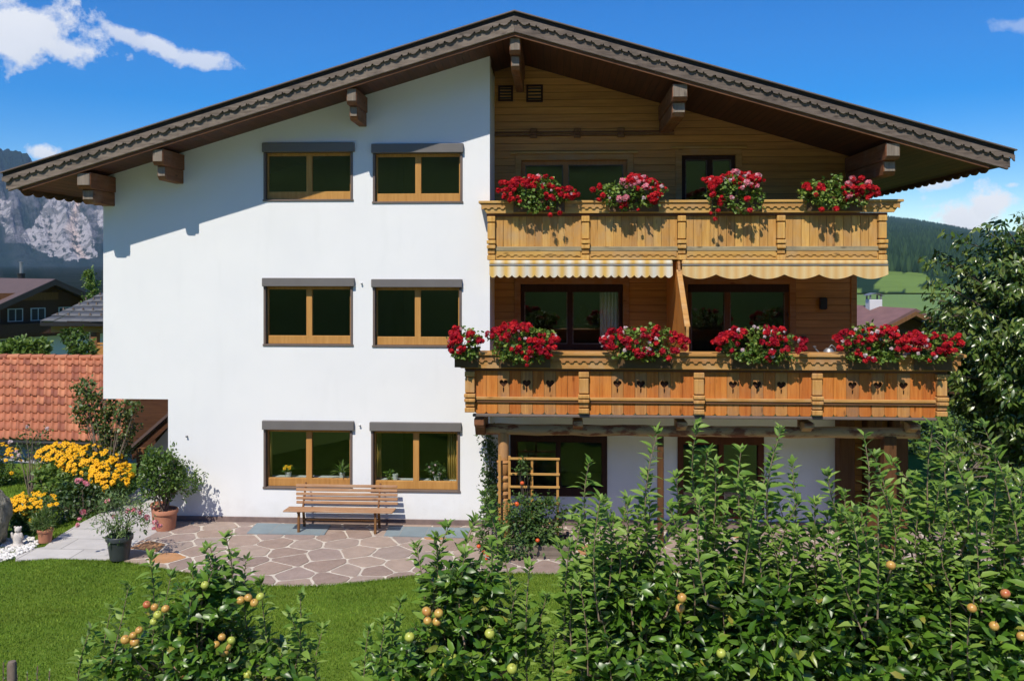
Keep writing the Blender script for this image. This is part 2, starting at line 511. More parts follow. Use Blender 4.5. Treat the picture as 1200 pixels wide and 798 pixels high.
M['linen'] = surf('yellow_curtain', (.68, .46, .13), (.58, .37, .09), 8, (6, 6, .6), rough=.85)
M['sheer'] = surf('grey_sheer_curtain', (.8, .82, .82), (.7, .72, .72), 8, (6, 6, .6), rough=.85)
M['stone'] = surf('garden_boulder', (.36, .33, .26), (.13, .125, .095), 6, rough=.95, bmp=1.0, bscale=16, bdist=.05, detail=9, spec=.15)
M['pale_stone'] = surf('carved_pale_stone', (.62, .58, .54), (.42, .38, .36), 14, rough=.85, bmp=.3)
M['pebble'] = surf('white_pebble', (.74, .72, .69), (.55, .53, .51), 9, rough=.8, isl=.2)
M['apple_yellow'] = surf('yellow_apple_skin', (.50, .36, .075), (.45, .19, .05), 26, rough=.32, spec=.5)
M['apple_red'] = surf('red_apple_skin', (.42, .05, .032), (.46, .22, .06), 26, rough=.32, spec=.5)
M['apple_green'] = surf('green_apple_skin', (.42, .44, .07), (.34, .40, .07), 9, rough=.35, spec=.5)
M['tomato'] = surf('orange_tomato_skin', (.65, .13, .02), (.55, .06, .015), 8, rough=.3)

M['apple_leaf'] = leafmat('apple_leaf', (.026, .070, .007), (.062, .145, .012), (.135, .25, .026), (.17, .25, .08), rough=.35, trans=.22, spec=.45, yellow=(.26, .24, .04))
M['young_leaf'] = leafmat('young_apple_leaf', (.095, .19, .024), (.155, .27, .038), (.25, .36, .075), (.28, .36, .16), rough=.48, trans=.32, spec=.3)
M['cherry_leaf'] = leafmat('cherry_leaf', (.030, .070, .012), (.070, .125, .020), (.16, .21, .045), (.16, .20, .09), rough=.31, trans=.2, spec=.6)
M['geranium_leaf'] = leafmat('geranium_leaf', (.07, .14, .02), (.13, .22, .032), (.24, .31, .05), rough=.55, trans=.25)
M['shrub_leaf'] = leafmat('shrub_leaf', (.04, .085, .016), (.07, .135, .022), (.13, .20, .032), rough=.42, trans=.22)
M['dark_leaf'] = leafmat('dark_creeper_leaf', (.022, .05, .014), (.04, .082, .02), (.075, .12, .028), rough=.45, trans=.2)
M['tomato_leaf'] = leafmat('tomato_leaf', (.035, .085, .018), (.06, .125, .024), (.11, .175, .035), rough=.6, trans=.25)
M['olive_leaf'] = leafmat('oleander_leaf', (.06, .115, .03), (.10, .165, .045), (.18, .24, .08), rough=.5, trans=.2)
M['rose_leaf'] = leafmat('rose_leaf', (.045, .085, .02), (.08, .125, .03), (.16, .17, .045), rough=.45, trans=.2, yellow=(.22, .13, .04))
M['light_leaf'] = leafmat('light_green_leaf', (.075, .14, .022), (.12, .20, .035), (.19, .27, .05), rough=.5, trans=.3)
M['red_petal'] = petalmat('red_petal', (.48, .008, .016), (.68, .022, .028))
M['crimson_petal'] = petalmat('crimson_petal', (.32, .006, .022), (.48, .012, .036))
M['pink_petal'] = petalmat('pink_petal', (.70, .15, .22), (.78, .36, .40))
M['white_petal'] = petalmat('white_petal', (.78, .68, .68), (.75, .52, .56))
M['yellow_petal'] = petalmat('yellow_petal', (.78, .375, .008), (.85, .48, .012))
M['cone'] = surf('dark_flower_centre', (.10, .05, .02), None, 8, rough=.9)

def glass():
    m, nt, bs = newmat('window_glass')
    nt.nodes.remove(bs)
    tr = nd(nt, 'ShaderNodeBsdfTransparent'); tr.inputs['Color'].default_value = (.90, .935, .92, 1)
    gl = nd(nt, 'ShaderNodeBsdfGlossy'); gl.inputs['Roughness'].default_value = 0.01
    ge = nd(nt, 'ShaderNodeNewGeometry'); dt = nd(nt, 'ShaderNodeVectorMath', operation='DOT_PRODUCT'); nt.links.new(ge.outputs['Incoming'], dt.inputs[0]); nt.links.new(ge.outputs['Normal'], dt.inputs[1])
    c1 = mth(nt, 'SUBTRACT', 1.0, mth(nt, 'ABSOLUTE', dt.outputs['Value']), clamp=True)
    fr = mth(nt, 'MULTIPLY_ADD', mth(nt, 'POWER', c1, 5.0), .9, .075)
    mx = nd(nt, 'ShaderNodeMixShader')
    nt.links.new(fr, mx.inputs[0]); nt.links.new(tr.outputs[0], mx.inputs[1]); nt.links.new(gl.outputs[0], mx.inputs[2])
    nt.links.new(mx.outputs[0], nt.nodes['Material Output'].inputs['Surface'])
    return m
M['glass'] = glass()

def cladding():
    """Horizontal tongue-and-groove boards, 16 cm each."""
    m, nt, bs = newmat('timber_cladding')
    t = nd(nt, 'ShaderNodeTexCoord'); sp = nd(nt, 'ShaderNodeSeparateXYZ'); nt.links.new(t.outputs['Object'], sp.inputs[0])
    q = mth(nt, 'DIVIDE', sp.outputs['Z'], .155)
    row = mth(nt, 'FLOOR', q); fr = mth(nt, 'FRACT', q)
    cx = nd(nt, 'ShaderNodeCombineXYZ'); nt.links.new(mth(nt, 'ADD', sp.outputs['X'], mth(nt, 'MULTIPLY', row, 7.31)), cx.inputs[0])
    nt.links.new(mth(nt, 'MULTIPLY', sp.outputs['Y'], 14.), cx.inputs[1]); nt.links.new(mth(nt, 'MULTIPLY', sp.outputs['Z'], 16.), cx.inputs[2])
    f = ramp(nt, noise(nt, cx.outputs[0], 1.4, 8, .62), [(.35, 0.0), (.68, 1.0)])
    col = mixc(nt, f, (.56, .275, .058), (.40, .175, .034))
    wn_ = nd(nt, 'ShaderNodeTexWhiteNoise', noise_dimensions='1D'); nt.links.new(row, wn_.inputs['W'])
    hsv = nd(nt, 'ShaderNodeHueSaturation'); nt.links.new(col, hsv.inputs['Color']); nt.links.new(mth(nt, 'MULTIPLY_ADD', wn_.outputs['Value'], .24, .88), hsv.inputs['Value'])
    g = ramp(nt, fr, [(0.0, 0.0), (0.055, 1.0), (0.95, 1.0), (1.0, 0.0)])
    col = mixc(nt, mth(nt, 'MULTIPLY_ADD', g, .6, .4), (.05, .022, .008), hsv.outputs[0])
    nt.links.new(col, bs.inputs['Base Color']); bs.inputs['Roughness'].default_value = .55
    bump(nt, bs, mth(nt, 'ADD', g, mth(nt, 'MULTIPLY', f, .1)), .8, .012)
    return m
M['cladding'] = cladding()

def boards(name, light, dark, axis, pitch, rough=.6):
    """Boards laid side by side along one axis: a dark joint every pitch metres."""
    m, nt, bs = newmat(name)
    t = nd(nt, 'ShaderNodeTexCoord'); sp = nd(nt, 'ShaderNodeSeparateXYZ'); nt.links.new(t.outputs['Object'], sp.inputs[0])
    q = mth(nt, 'DIVIDE', sp.outputs[axis], pitch); row = mth(nt, 'FLOOR', q); fr = mth(nt, 'FRACT', q)
    along = 'X' if axis == 'Y' else 'Y'
    cx = nd(nt, 'ShaderNodeCombineXYZ'); nt.links.new(mth(nt, 'ADD', sp.outputs[along], mth(nt, 'MULTIPLY', row, 5.7)), cx.inputs[0])
    nt.links.new(mth(nt, 'MULTIPLY', sp.outputs[axis], 14.), cx.inputs[1])
    f = ramp(nt, noise(nt, cx.outputs[0], 1.2, 7, .62), [(.35, 0.0), (.68, 1.0)])
    wn_ = nd(nt, 'ShaderNodeTexWhiteNoise', noise_dimensions='1D'); nt.links.new(row, wn_.inputs['W'])
    hsv = nd(nt, 'ShaderNodeHueSaturation'); nt.links.new(mixc(nt, f, light, dark), hsv.inputs['Color'])
    nt.links.new(mth(nt, 'MULTIPLY_ADD', wn_.outputs['Value'], .34, .83), hsv.inputs['Value'])
    g = ramp(nt, fr, [(0.0, 0.0), (0.06, 1.0), (0.94, 1.0), (1.0, 0.0)])
    nt.links.new(mixc(nt, g, tuple(x*.2 for x in dark), hsv.outputs[0]), bs.inputs['Base Color']); bs.inputs['Roughness'].default_value = rough
    bump(nt, bs, g, .8, .01)
    return m
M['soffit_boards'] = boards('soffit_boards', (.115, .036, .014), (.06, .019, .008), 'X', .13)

def log_mat():
    m, nt, bs = newmat('peeled_old_log')
    v = coords(nt, (1.6, 4, 4))
    f = ramp(nt, noise(nt, v, 1.6, 6, .6), [(.50, 0.0), (.58, 1.0)])
    g = noise(nt, coords(nt, (1, 30, 30)), 2, 5)
    col = mixc(nt, f, mixc(nt, g, (.56, .36, .19), (.38, .22, .105)), mixc(nt, g, (.26, .085, .035), (.14, .045, .02)))
    nt.links.new(col, bs.inputs['Base Color']); bs.inputs['Roughness'].default_value = .8
    bump(nt, bs, g, .4, .01)
    return m
M['log'] = log_mat()

def stripes(name, a, b, pitch, x0, sharp=.5):
    m, nt, bs = newmat(name)
    t = nd(nt, 'ShaderNodeTexCoord'); sp = nd(nt, 'ShaderNodeSeparateXYZ'); nt.links.new(t.outputs['Object'], sp.inputs[0])
    fr = mth(nt, 'FRACT', mth(nt, 'DIVIDE', mth(nt, 'SUBTRACT', sp.outputs['X'], x0), pitch))
    tri = mth(nt, 'MULTIPLY', mth(nt, 'ABSOLUTE', mth(nt, 'SUBTRACT', fr, .5)), 2.0)
    f = ramp(nt, tri, [(.5 - .5*sharp, 0.0), (.5 + .5*sharp, 1.0)])
    col = mixc(nt, f, a, b)
    nt.links.new(col, bs.inputs['Base Color']); bs.inputs['Roughness'].default_value = .85
    tr = nd(nt, 'ShaderNodeBsdfTranslucent'); nt.links.new(col, tr.inputs['Color'])
    mx = nd(nt, 'ShaderNodeMixShader'); mx.inputs[0].default_value = .2
    nt.links.new(bs.outputs[0], mx.inputs[1]); nt.links.new(tr.outputs[0], mx.inputs[2]); nt.links.new(mx.outputs[0], nt.nodes['Material Output'].inputs['Surface'])
    return m

def flagstones():
    m, nt, bs = newmat('porphyry_flagstones')
    v = coords(nt, (1, 1.0, 0.0))
    wv = nd(nt, 'ShaderNodeTexNoise'); wv.inputs['Scale'].default_value = 1.1; wv.inputs['Detail'].default_value = 2; nt.links.new(v, wv.inputs['Vector'])
    ad = nd(nt, 'ShaderNodeVectorMath', operation='MULTIPLY_ADD'); nt.links.new(wv.outputs['Color'], ad.inputs[0]); ad.inputs[1].default_value = (.10, .10, 0); nt.links.new(v, ad.inputs[2])
    e = nd(nt, 'ShaderNodeTexVoronoi', feature='DISTANCE_TO_EDGE'); e.inputs['Scale'].default_value = 1.95; nt.links.new(ad.outputs[0], e.inputs['Vector'])
    e.inputs['Randomness'].default_value = .82
    c = nd(nt, 'ShaderNodeTexVoronoi', feature='F1'); c.inputs['Randomness'].default_value = .82; c.inputs['Scale'].default_value = 1.95; nt.links.new(ad.outputs[0], c.inputs['Vector'])
    sp = nd(nt, 'ShaderNodeSeparateColor'); nt.links.new(c.outputs['Color'], sp.inputs[0])
    tint = ramp(nt, sp.outputs[0], [(0.0, (.185, .130, .118)), (.35, (.235, .165, .147)), (.7, (.275, .20, .168)), (.92, (.25, .18, .16)), (.97, (.44, .22, .09))])
    var = noise(nt, v, 5, 6, .65)
    hsv = nd(nt, 'ShaderNodeHueSaturation'); nt.links.new(tint, hsv.inputs['Color']); nt.links.new(mth(nt, 'MULTIPLY_ADD', var, .5, .75), hsv.inputs['Value'])
    jd = mth(nt, 'ADD', e.outputs['Distance'], mth(nt, 'MULTIPLY', mth(nt, 'SUBTRACT', noise(nt, v, 14, 3), .5), .02))
    j = ramp(nt, jd, [(.026, 0.0), (.040, 1.0)])
    nt.links.new(mixc(nt, j, (.60, .54, .46), hsv.outputs[0]), bs.inputs['Base Color'])
    bs.inputs['Roughness'].default_value = .75
    bump(nt, bs, mth(nt, 'ADD', j, mth(nt, 'MULTIPLY', var, .5)), .5, .012)
    return m
M['flag'] = flagstones()
def slabs(name, a, b, w, h, gap):
    m, nt, bs = newmat(name)
    br = nd(nt, 'ShaderNodeTexBrick'); br.inputs['Scale'].default_value = 1.0; br.inputs['Brick Width'].default_value = w; br.inputs['Row Height'].default_value = h
    br.inputs['Mortar Size'].default_value = gap; br.inputs['Color1'].default_value = c4(a); br.inputs['Color2'].default_value = c4(b); br.inputs['Mortar'].default_value = (.26, .25, .23, 1)
    nt.links.new(coords(nt), br.inputs['Vector'])
    v = coords(nt)
    n1 = noise(nt, v, 3, 7, .65)
    hsv = nd(nt, 'ShaderNodeHueSaturation'); nt.links.new(br.outputs['Color'], hsv.inputs['Color']); nt.links.new(mth(nt, 'MULTIPLY_ADD', n1, .5, .75), hsv.inputs['Value'])
    nt.links.new(hsv.outputs[0], bs.inputs['Base Color']); bs.inputs['Roughness'].default_value = .85
    bump(nt, bs, n1, .3, .006)
    return m
M['path'] = slabs('granite_slabs', (.50, .475, .45), (.43, .41, .39), .9, .6, .012)
M['slate_blue'] = slabs('blue_grey_slate', (.20, .245, .265), (.175, .22, .24), .5, 2.0, .006)

def lawn_mat():
    m, nt, bs = newmat('mown_lawn')
    v = coords(nt)
    f = ramp(nt, noise(nt, v, 1.3, 8, .65), [(.3, 0.0), (.7, 1.0)])
    f2 = ramp(nt, noise(nt, v, 40, 4, .7), [(.3, 0.0), (.7, 1.0)])
    col = mixc(nt, f, (.115, .19, .02), (.16, .235, .03))
    col = mixc(nt, mth(nt, 'MULTIPLY', f2, .6), col, (.08, .145, .016))
    nt.links.new(col, bs.inputs['Base Color']); bs.inputs['Roughness'].default_value = .9; bs.inputs['Specular IOR Level'].default_value = .1
    bump(nt, bs, noise(nt, v, 60, 5), .9, .03)
    return m
M['lawn'] = lawn_mat()
M['blade'] = leafmat('grass_blade', (.10, .185, .016), (.15, .245, .024), (.23, .31, .04), patchy=True, rough=.65, trans=.3, spec=.2)
M['earth'] = surf('valley_meadow', (.09, .16, .032), (.13, .21, .045), .02, rough=.95)

def tiles(name, base, var, isl=.25, rough=.75, lichen=None):
    m, nt, bs = newmat(name)
    r = island(nt)
    col = ramp(nt, r, [(0.0, var[0]), (.35, base), (.75, base), (1.0, var[1])])
    n1 = ramp(nt, noise(nt, coords(nt), 1.6, 7, .65), [(.35, 0.0), (.7, 1.0)])
    col = mixc(nt, mth(nt, 'MULTIPLY', n1, .45), col, tuple(x*.55 for x in base))
    if lichen:
        l = ramp(nt, noise(nt, coords(nt), 7, 6, .7), [(.6, 0.0), (.72, 1.0)])
        col = mixc(nt, mth(nt, 'MULTIPLY', l, .4), col, lichen)
    nt.links.new(col, bs.inputs['Base Color']); bs.inputs['Roughness'].default_value = rough
    return m
M['red_tile'] = tiles('terracotta_roof_tile', (.40, .135, .065), ((.24, .07, .04), (.50, .20, .10)), lichen=(.25, .16, .11))
M['slate_tile'] = tiles('dark_slate_tile', (.060, .066, .078), ((.045, .05, .06), (.08, .085, .10)), rough=.45)
M['brown_tile'] = surf('brown_roof', (.115, .075, .066), (.09, .06, .053), 2, rough=.7)
M['maroon_tile'] = surf('maroon_roof', (.20, .105, .095), (.15, .08, .072), 2, rough=.7)
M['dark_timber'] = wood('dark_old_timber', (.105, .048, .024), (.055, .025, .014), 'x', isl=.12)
M['mid_timber'] = wood('mid_brown_timber', (.24, .12, .05), (.15, .07, .028), 'z', isl=.12)
M['house_white'] = surf('house_render', (.62, .62, .62), (.55, .55, .56), 1, rough=.9)

def stone_mat():
    m, nt, bs = newmat('porphyry_stone'); r = island(nt); v = coords(nt)
    tint = ramp(nt, r, [(0.0, (.225, .158, .130)), (.3, (.285, .202, .158)), (.6, (.335, .25, .198)), (.85, (.27, .21, .182)), (.968, (.28, .20, .17)), (.972, (.42, .20, .075))])
    nt.nodes[-1].color_ramp.interpolation = 'LINEAR'
    n1 = noise(nt, v, 4, 8, .7); n2 = ramp(nt, noise(nt, v, 22, 5, .6), [(.4, 0.0), (.7, 1.0)])
    hsv = nd(nt, 'ShaderNodeHueSaturation'); nt.links.new(mixc(nt, mth(nt, 'MULTIPLY', n2, .3), tint, (.34, .29, .26)), hsv.inputs['Color']); nt.links.new(mth(nt, 'MULTIPLY_ADD', n1, .8, .6), hsv.inputs['Value'])
    nt.links.new(hsv.outputs[0], bs.inputs['Base Color']); bs.inputs['Roughness'].default_value = .8; bump(nt, bs, n1, .4, .01)
    return m
M['stone_slab'] = stone_mat()
M['mortar'] = surf('pale_mortar', (.58, .52, .44), (.44, .39, .33), 5, rough=.95, bmp=.3)

M['dark_post'] = wood('dark_brown_post', (.13, .058, .025), (.075, .033, .014), 'z', isl=.1)
# ---------------------------------------------------------------- the chalet
YW = 0.0            # front of the white wall
YT = 1.3            # timber wall at the back of the loggias
YR = -1.0           # front edge of the roof
YU = -0.25          # front of the upper balcony
YL = -1.6           # front of the lower balcony
house = thing('chalet', 'large three-storey white and timber alpine house with wide gable roof and two balconies', 'house', (X(400, 0), 0, 0))

# roof line
RL, RC, RR_ = at(5, 202, YR), at(603, 13.5, YR), at(1187, 175.5, YR)
def top_z(x):
    if x <= RC.x: return RL.z + (RC.z - RL.z) * (x - RL.x) / (RC.x - RL.x)
    return RC.z + (RR_.z - RC.z) * (x - RC.x) / (RR_.x - RC.x)
SOF = 0.42
def sof_z(x): return top_z(x) - SOF

def rect(x0, x1, z0, z1): return [(x0, z0), (x1, z0), (x1, z1), (x0, z1)]
def prect(px0, px1, py0, py1, Y):
    a, b = at(px0, (py0+py1)/2, Y), at(px1, (py0+py1)/2, Y)
    c = (px0+px1)/2
    return a.x, b.x, at(c, py1, Y).z, at(c, py0, Y).z

WIN = [  # opening in the plaster wall: px0, px1, py0, py1, plus the shutter box
    (309, 413.5, 178, 234.5, 307, 415, 167.2), (437, 542, 179, 237, 435, 543, 168.4),
    (309, 413.5, 335, 404, 307, 415, 325.8), (437, 541, 336, 405.5, 435, 541.5, 327.2),
    (309, 413, 502.5, 571.5, 307, 414.5, 493.4), (435, 539, 504, 575, 433, 540.5, 495.2)]
xl, xg, xr = X(121, YW), X(197, YW), X(574, YW)
zc = at(160, 467.5, YW).z
outer = [(xg, 0.06), (xr, 0.06), (xr, sof_z(xr)), (xl, sof_z(xl)), (xl, zc), (xg, zc)]
holes = [rect(*prect(w[0], w[1], w[2], w[3], YW)) for w in WIN]
fXZ = lambda u, v, w: (u, YW + w, v)
mb = MB(); mb.plate(outer, holes, fXZ, 0.34)
mb.build('plaster_wall', M['plaster'], house)
mb = MB()
mb.box(xl, xl + .3, .34, 11, zc, sof_z(xl)); mb.box(xg, xg + .3, .34, 11, .06, zc - .002); mb.box(xl, xg + .3, .34, 11, zc, zc + .25)
mb.box(xr - .34, xr, .34, YT + .3, 0.06, sof_z(xr - .34) - .02)
mb.build('side_wall', M['plaster'], house)
mb = MB(); mb.box(xg - .02, xr + .01, -.025, .02, 0, X(0, 0) * 0 + .135); mb.box(xg - .02, xg + .02, .02, 10, 0, .135)
mb.build('plinth', M['plinth'], house, bevel=.006)

# windows of the white wall
def pane_obj(x0, x1, z0, z1, y, parent, t=.012):
    m = MB(); m.box(x0, x1, y, y + t, z0, z1); return m.build('pane', M['glass'], parent)
for i, w in enumerate(WIN):
    x0, x1, z0, z1 = prect(*w[:4], YW)
    fw, y0, y1 = .032, .075, .15               # honey timber frame, set back in the opening
    xm = (x0 + x1) / 2; zb = z0 + .045 + .13
    m = MB(); m.plate(rect(x0 + .046, x1 - .046, z0 + .013, z1 - .014), [rect(x0 + .045 + fw, xm - .06, zb, z1 - .075), rect(xm + .06, x1 - .045 - fw, zb, z1 - .075)], lambda u, v, w_: (u, y0 + w_, v), y1 - y0)
    win = m.build('window', M['frame'], house, bevel=.006)
    m = MB(); m.prism([(x0 - .015, z0 - .025), (x1 + .015, z0 - .025), (x1 + .015, z0 + .012), (x1 - .002, z0 + .012), (x1 - .002, z1 - .02), (x1 - .045, z1 - .02), (x1 - .045, z0 + .012), (x0 + .045, z0 + .012), (x0 + .045, z1 - .02), (x0 + .002, z1 - .02), (x0 + .002, z0 + .012), (x0 - .015, z0 + .012)], lambda u, v, w_: (u, -.022 + w_, v), .15)
    m.build('casing', M['casing'], win, bevel=.003)
    bx0, bx1 = X(w[4], -.06), X(w[5], -.06)
    m = MB(); m.box(bx0, bx1, -.075, .12, z1 - .012, at((w[4]+w[5])/2, w[6], -.075).z)
    m.build('shutter_box', M['shutter'], win, bevel=.008)
    pane_obj(x0 + .045 + fw, xm - .06, zb, z1 - .075, .11, win)
    pane_obj(xm + .06, x1 - .045 - fw, zb, z1 - .075, .11, win)

# rooms behind the openings
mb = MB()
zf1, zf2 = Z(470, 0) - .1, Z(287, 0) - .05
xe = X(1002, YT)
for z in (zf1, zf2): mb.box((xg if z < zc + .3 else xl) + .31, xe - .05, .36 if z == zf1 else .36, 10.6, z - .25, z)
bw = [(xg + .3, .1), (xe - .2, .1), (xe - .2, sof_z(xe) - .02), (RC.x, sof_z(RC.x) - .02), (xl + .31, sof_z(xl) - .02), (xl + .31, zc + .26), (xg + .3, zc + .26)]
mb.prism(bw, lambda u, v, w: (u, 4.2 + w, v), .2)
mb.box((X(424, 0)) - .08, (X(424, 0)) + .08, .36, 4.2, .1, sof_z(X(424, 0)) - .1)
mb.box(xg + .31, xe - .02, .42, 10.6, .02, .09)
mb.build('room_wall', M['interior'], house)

# timber wall of the loggias
ye = YT
zlo = Z(478, YL, 830) + .0
def wz(x): return sof_z(x) - .01
hU1 = (611, 735, 188, 262); hU2 = (799, 862, 182, 300); hM1 = (610, 730, 333, 410); hM2 = (806, 925, 333, 470)
xa = xr + .0
outer = [(xa, zlo), (xe, zlo), (xe, wz(xe)), (RC.x, wz(RC.x)), (xa, wz(xa))] if RC.x > xa else [(xa, zlo), (xe, zlo), (xe, wz(xe)), (xa, wz(xa))]
holes = [rect(*prect(*h, YT)) for h in (hU1, hU2, hM1, hM2)]
mb = MB(); mb.plate(outer, holes, lambda u, v, w: (u, YT + w, v), .2)
mb.build('timber_wall', M['cladding'], house)
mb = MB(); mb.box(xe - .2, xe, YT + .2, 10.8, zlo, sof_z(xe) - .01); mb.build('timber_side_wall', M['cladding'], house)
mb = MB(); mb.box(xe - .09, xe + .03, YT - .035, YT + .1, zlo, sof_z(xe) - .1); mb.build('corner_post', M['orange_x'], house, bevel=.006)
# door and window frames of the loggias
for (h, split, frm, sur) in ((hU1, 663, 'frame', True), (hU2, 832, 'dark_frame', True), (hM1, 668, 'dark_frame', True), (hM2, 853, 'mid_timber', True)):
    x0, x1, z0, z1 = prect(*h, YT); xs = X(split, YT)
    m = MB(); m.plate(rect(x0 + .001, x1 - .001, z0 + .001, z1 - .001), [rect(x0 + .08, xs - .055, z0 + .12, z1 - .09), rect(xs + .055, x1 - .08, z0 + .12, z1 - .09)], lambda u, v, w_: (u, YT + .05 + w_, v), .09)
    win = m.build('window', M[frm], house, bevel=.005)
    for a, b in ((x0 + .08, xs - .055), (xs + .055, x1 - .08)):
        pane_obj(a, b, z0 + .12, z1 - .09, YT + .09, win)
        t = .018; m = MB(); m.plate(rect(a, b, z0 + .12, z1 - .09), [rect(a + t, b - t, z0 + .12 + t, z1 - .09 - t)], lambda u, v, w_: (u, YT + .06 + w_, v), .025)
        m.build('glazing_bead', M['grey_board'] if frm != 'red_frame' else M['dark_frame'], win)
    s = .13; m = MB()                                # casing boards round the opening, under a small head mould
    m.prism([(x0 - s, z0), (x0 - .002, z0), (x0 - .002, z1 + .002), (x1 + .002, z1 + .002), (x1 + .002, z0), (x1 + s, z0), (x1 + s, z1 + s), (x0 - s, z1 + s)], lambda u, v, w_: (u, YT - .03 + w_, v), .05)
    m.box(x0 - s - .1, x1 + s + .1, YT - .07, YT + .01, z1 + s + .001, z1 + s + .05)
    m.build('casing', M['orange_x'] if h in (hM1, hM2) else M['larch_x'], win, bevel=.006)
# roller shutter casing over the wide loggia doors
for h in (hM1, hM2):
    x0, x1, z0, z1 = prect(*h, YT); m = MB(); m.box(x0 + .01, x1 - .01, YT + .0, YT + .05, z1 - .17, z1 - .003); m.build('shutter_box', M['dark_frame'], house, bevel=.004)
# small square vents high under the ridge
for (a, b, c, d) in ((586, 599, 103, 117), (619, 634, 102, 118)):
    x0, x1, z0, z1 = prect(a, b, c, d, YT); m = MB()
    m.plate(rect(x0 - .04, x1 + .04, z0 - .04, z1 + .04), [rect(x0, x1, z0, z1)], lambda u, v, w_: (u, YT - .03 + w_, v), .031)
    v = m.build('vent', M['dark_frame'], house)
    for k in range(4):
        m = MB(); zz = z0 + (z1 - z0) * (k + .5) / 4; m.bar((x0, YT - .01, zz), (x1, YT - .01, zz), .02, .03); m.build('louvre', M['black'], v)
# carved string course with turned blocks
m = MB(); zz = Z(157, YT, 660); m.box(xa + .0, X(790, YT), YT - .05, YT + .001, zz - .045, zz - .005); m.box(xa, X(790, YT), YT - .03, YT + .001, zz + .02, zz + .05)
tr = m.build('string_course', M['mid_timber'], house, bevel=.005)
for px in (625.5, 676.5, 727.5):
    m = MB(); x = X(px, YT)
    m.box(x - .075, x + .075, YT - .10, YT - .052, zz - .10, zz - .03); m.box(x - .06, x + .06, YT - .11, YT - .052, zz - .028, zz + .03); m.box(x - .075, x + .075, YT - .10, YT - .052, zz + .032, zz + .10)
    m.build('turned_block', M['mid_timber'], tr, bevel=.012)

# ground floor wall under the balcony
YG = 0.08
xe0 = X(1062, YG)
hG1 = (601, 708.5, 510, 578); hG2 = (797, 892, 513, 604)
holes = [rect(*prect(*h, YG)) for h in (hG1, hG2)]
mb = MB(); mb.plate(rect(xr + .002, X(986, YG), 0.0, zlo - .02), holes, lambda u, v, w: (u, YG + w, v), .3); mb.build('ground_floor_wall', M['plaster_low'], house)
mb = MB(); mb.box(xr + .012, X(986, YG), YG - .03, YG + .001, 0, .17); mb.build('plinth', M['plinth'], house)
for h, split in ((hG1, 654), (hG2, 845)):
    x0, x1, z0, z1 = prect(*h, YG); xs = X(split, YG); m = MB(); y0, y1 = YG - .03, YG + .1
    m.plate(rect(x0 - .05, x1 + .05, z0 - .05, z1 + .05), [rect(x0 + .06, xs - .05, z0 + .13, z1 - .13), rect(xs + .05, x1 - .06, z0 + .13, z1 - .13)], lambda u, v, w_: (u, y0 + w_, v), y1 - y0)
    win = m.build('window', M['dark_frame'] if split == 654 else M['red_frame'], house, bevel=.005)
    for a, b in ((x0 + .06, xs - .05), (xs + .05, x1 - .06)): pane_obj(a, b, z0 + .13, z1 - .13, YG + .05, win)
# timber bay at the right of the ground floor
for k, px in enumerate((990, 1022, 1052)):
    mb = MB(); x = X(px, -.15); mb.box(x - .14, x + .14, -.3, .0, 0.0, zlo - .3)
    mb.build('timber_pier', M['dark_post'], house, bevel=.01)
mb = MB(); mb.box(X(986, .1), xe0, .12, .3, 0, zlo - .03); mb.build('timber_infill', M['cladding'], house)

# ---- roof
def slope_prism(name, mats, y0, y1, o0, o1, parent, x_l=None, x_r=None, bevel=0):
    """A band that follows both roof slopes between two vertical offsets below the roof line."""
    m = MB()
    a = x_l if x_l is not None else RL.x; b = x_r if x_r is not None else RR_.x
    for xs in ((a, RC.x), (RC.x, b)):
        q = [(xs[0], top_z(xs[0]) - o1), (xs[1], top_z(xs[1]) - o1), (xs[1], top_z(xs[1]) - o0), (xs[0], top_z(xs[0]) - o0)]
        m.prism(q, lambda u, v, w: (u, y0 + w, v), y1 - y0)
    return m.build(name, mats, parent, bevel=bevel)
roof = slope_prism('roof', M['brown_tile'], YR + .04, 11.4, 0.015, 0.10, house)
slope_prism('verge_flashing', M['casing'], YR - .10, YR + .038, 0.0, 0.022, roof, RL.x - .03, RR_.x + .03)
slope_prism('verge_board', M['flashing'], YR - .03, YR + .036, 0.0225, 0.15, roof, RL.x - .01, RR_.x + .01)  # near-black colour stands in for the shaded recess under the flashing
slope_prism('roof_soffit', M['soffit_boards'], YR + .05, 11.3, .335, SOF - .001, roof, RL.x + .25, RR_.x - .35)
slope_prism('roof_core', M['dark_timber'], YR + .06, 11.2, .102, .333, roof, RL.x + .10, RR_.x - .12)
slope_prism('brown_lath', M['brown_board'], YR - .005, YR + .05, .395, .46, roof, RL.x + .36, RR_.x - .42)
# lower grey fascia, moulded in two steps, and the carved upper board with a scalloped lower edge
slope_prism('fascia_board', M['grey_board'], YR - .028, YR + .02, .175, .345, roof, RL.x + .05, RR_.x - .06, bevel=.004)
slope_prism('fascia_moulding', M['grey_board'], YR - .048, YR + .02, .347, .395, roof, RL.x + .10, RR_.x - .10, bevel=.008)
for side, (a, b) in enumerate(((RL.x + .0, RC.x), (RC.x, RR_.x - .0))):
    n = int((b - a) / .012); poly = [(a, top_z(a) - .105), (b, top_z(b) - .105)]
    low = []
    per = .34
    for i in range(n + 1):                           # a round lobe between two little steps, over and over
        x = a + (b - a) * i / n; t = ((x - RC.x) / per) % 1.0; d = abs(t - .5)
        o = .165 + (.060 * math.sqrt(max(0, 1 - (d / .20) ** 2)) if d < .20 else (.028 if d < .27 else (.0 if d < .36 else .034)))
        low.append((x, top_z(x) - o))
    m = MB(); m.prism(poly + low[::-1], lambda u, v, w: (u, YR - .075 + w, v), .030)
    m.build('carved_board', M['grey_board'], roof)
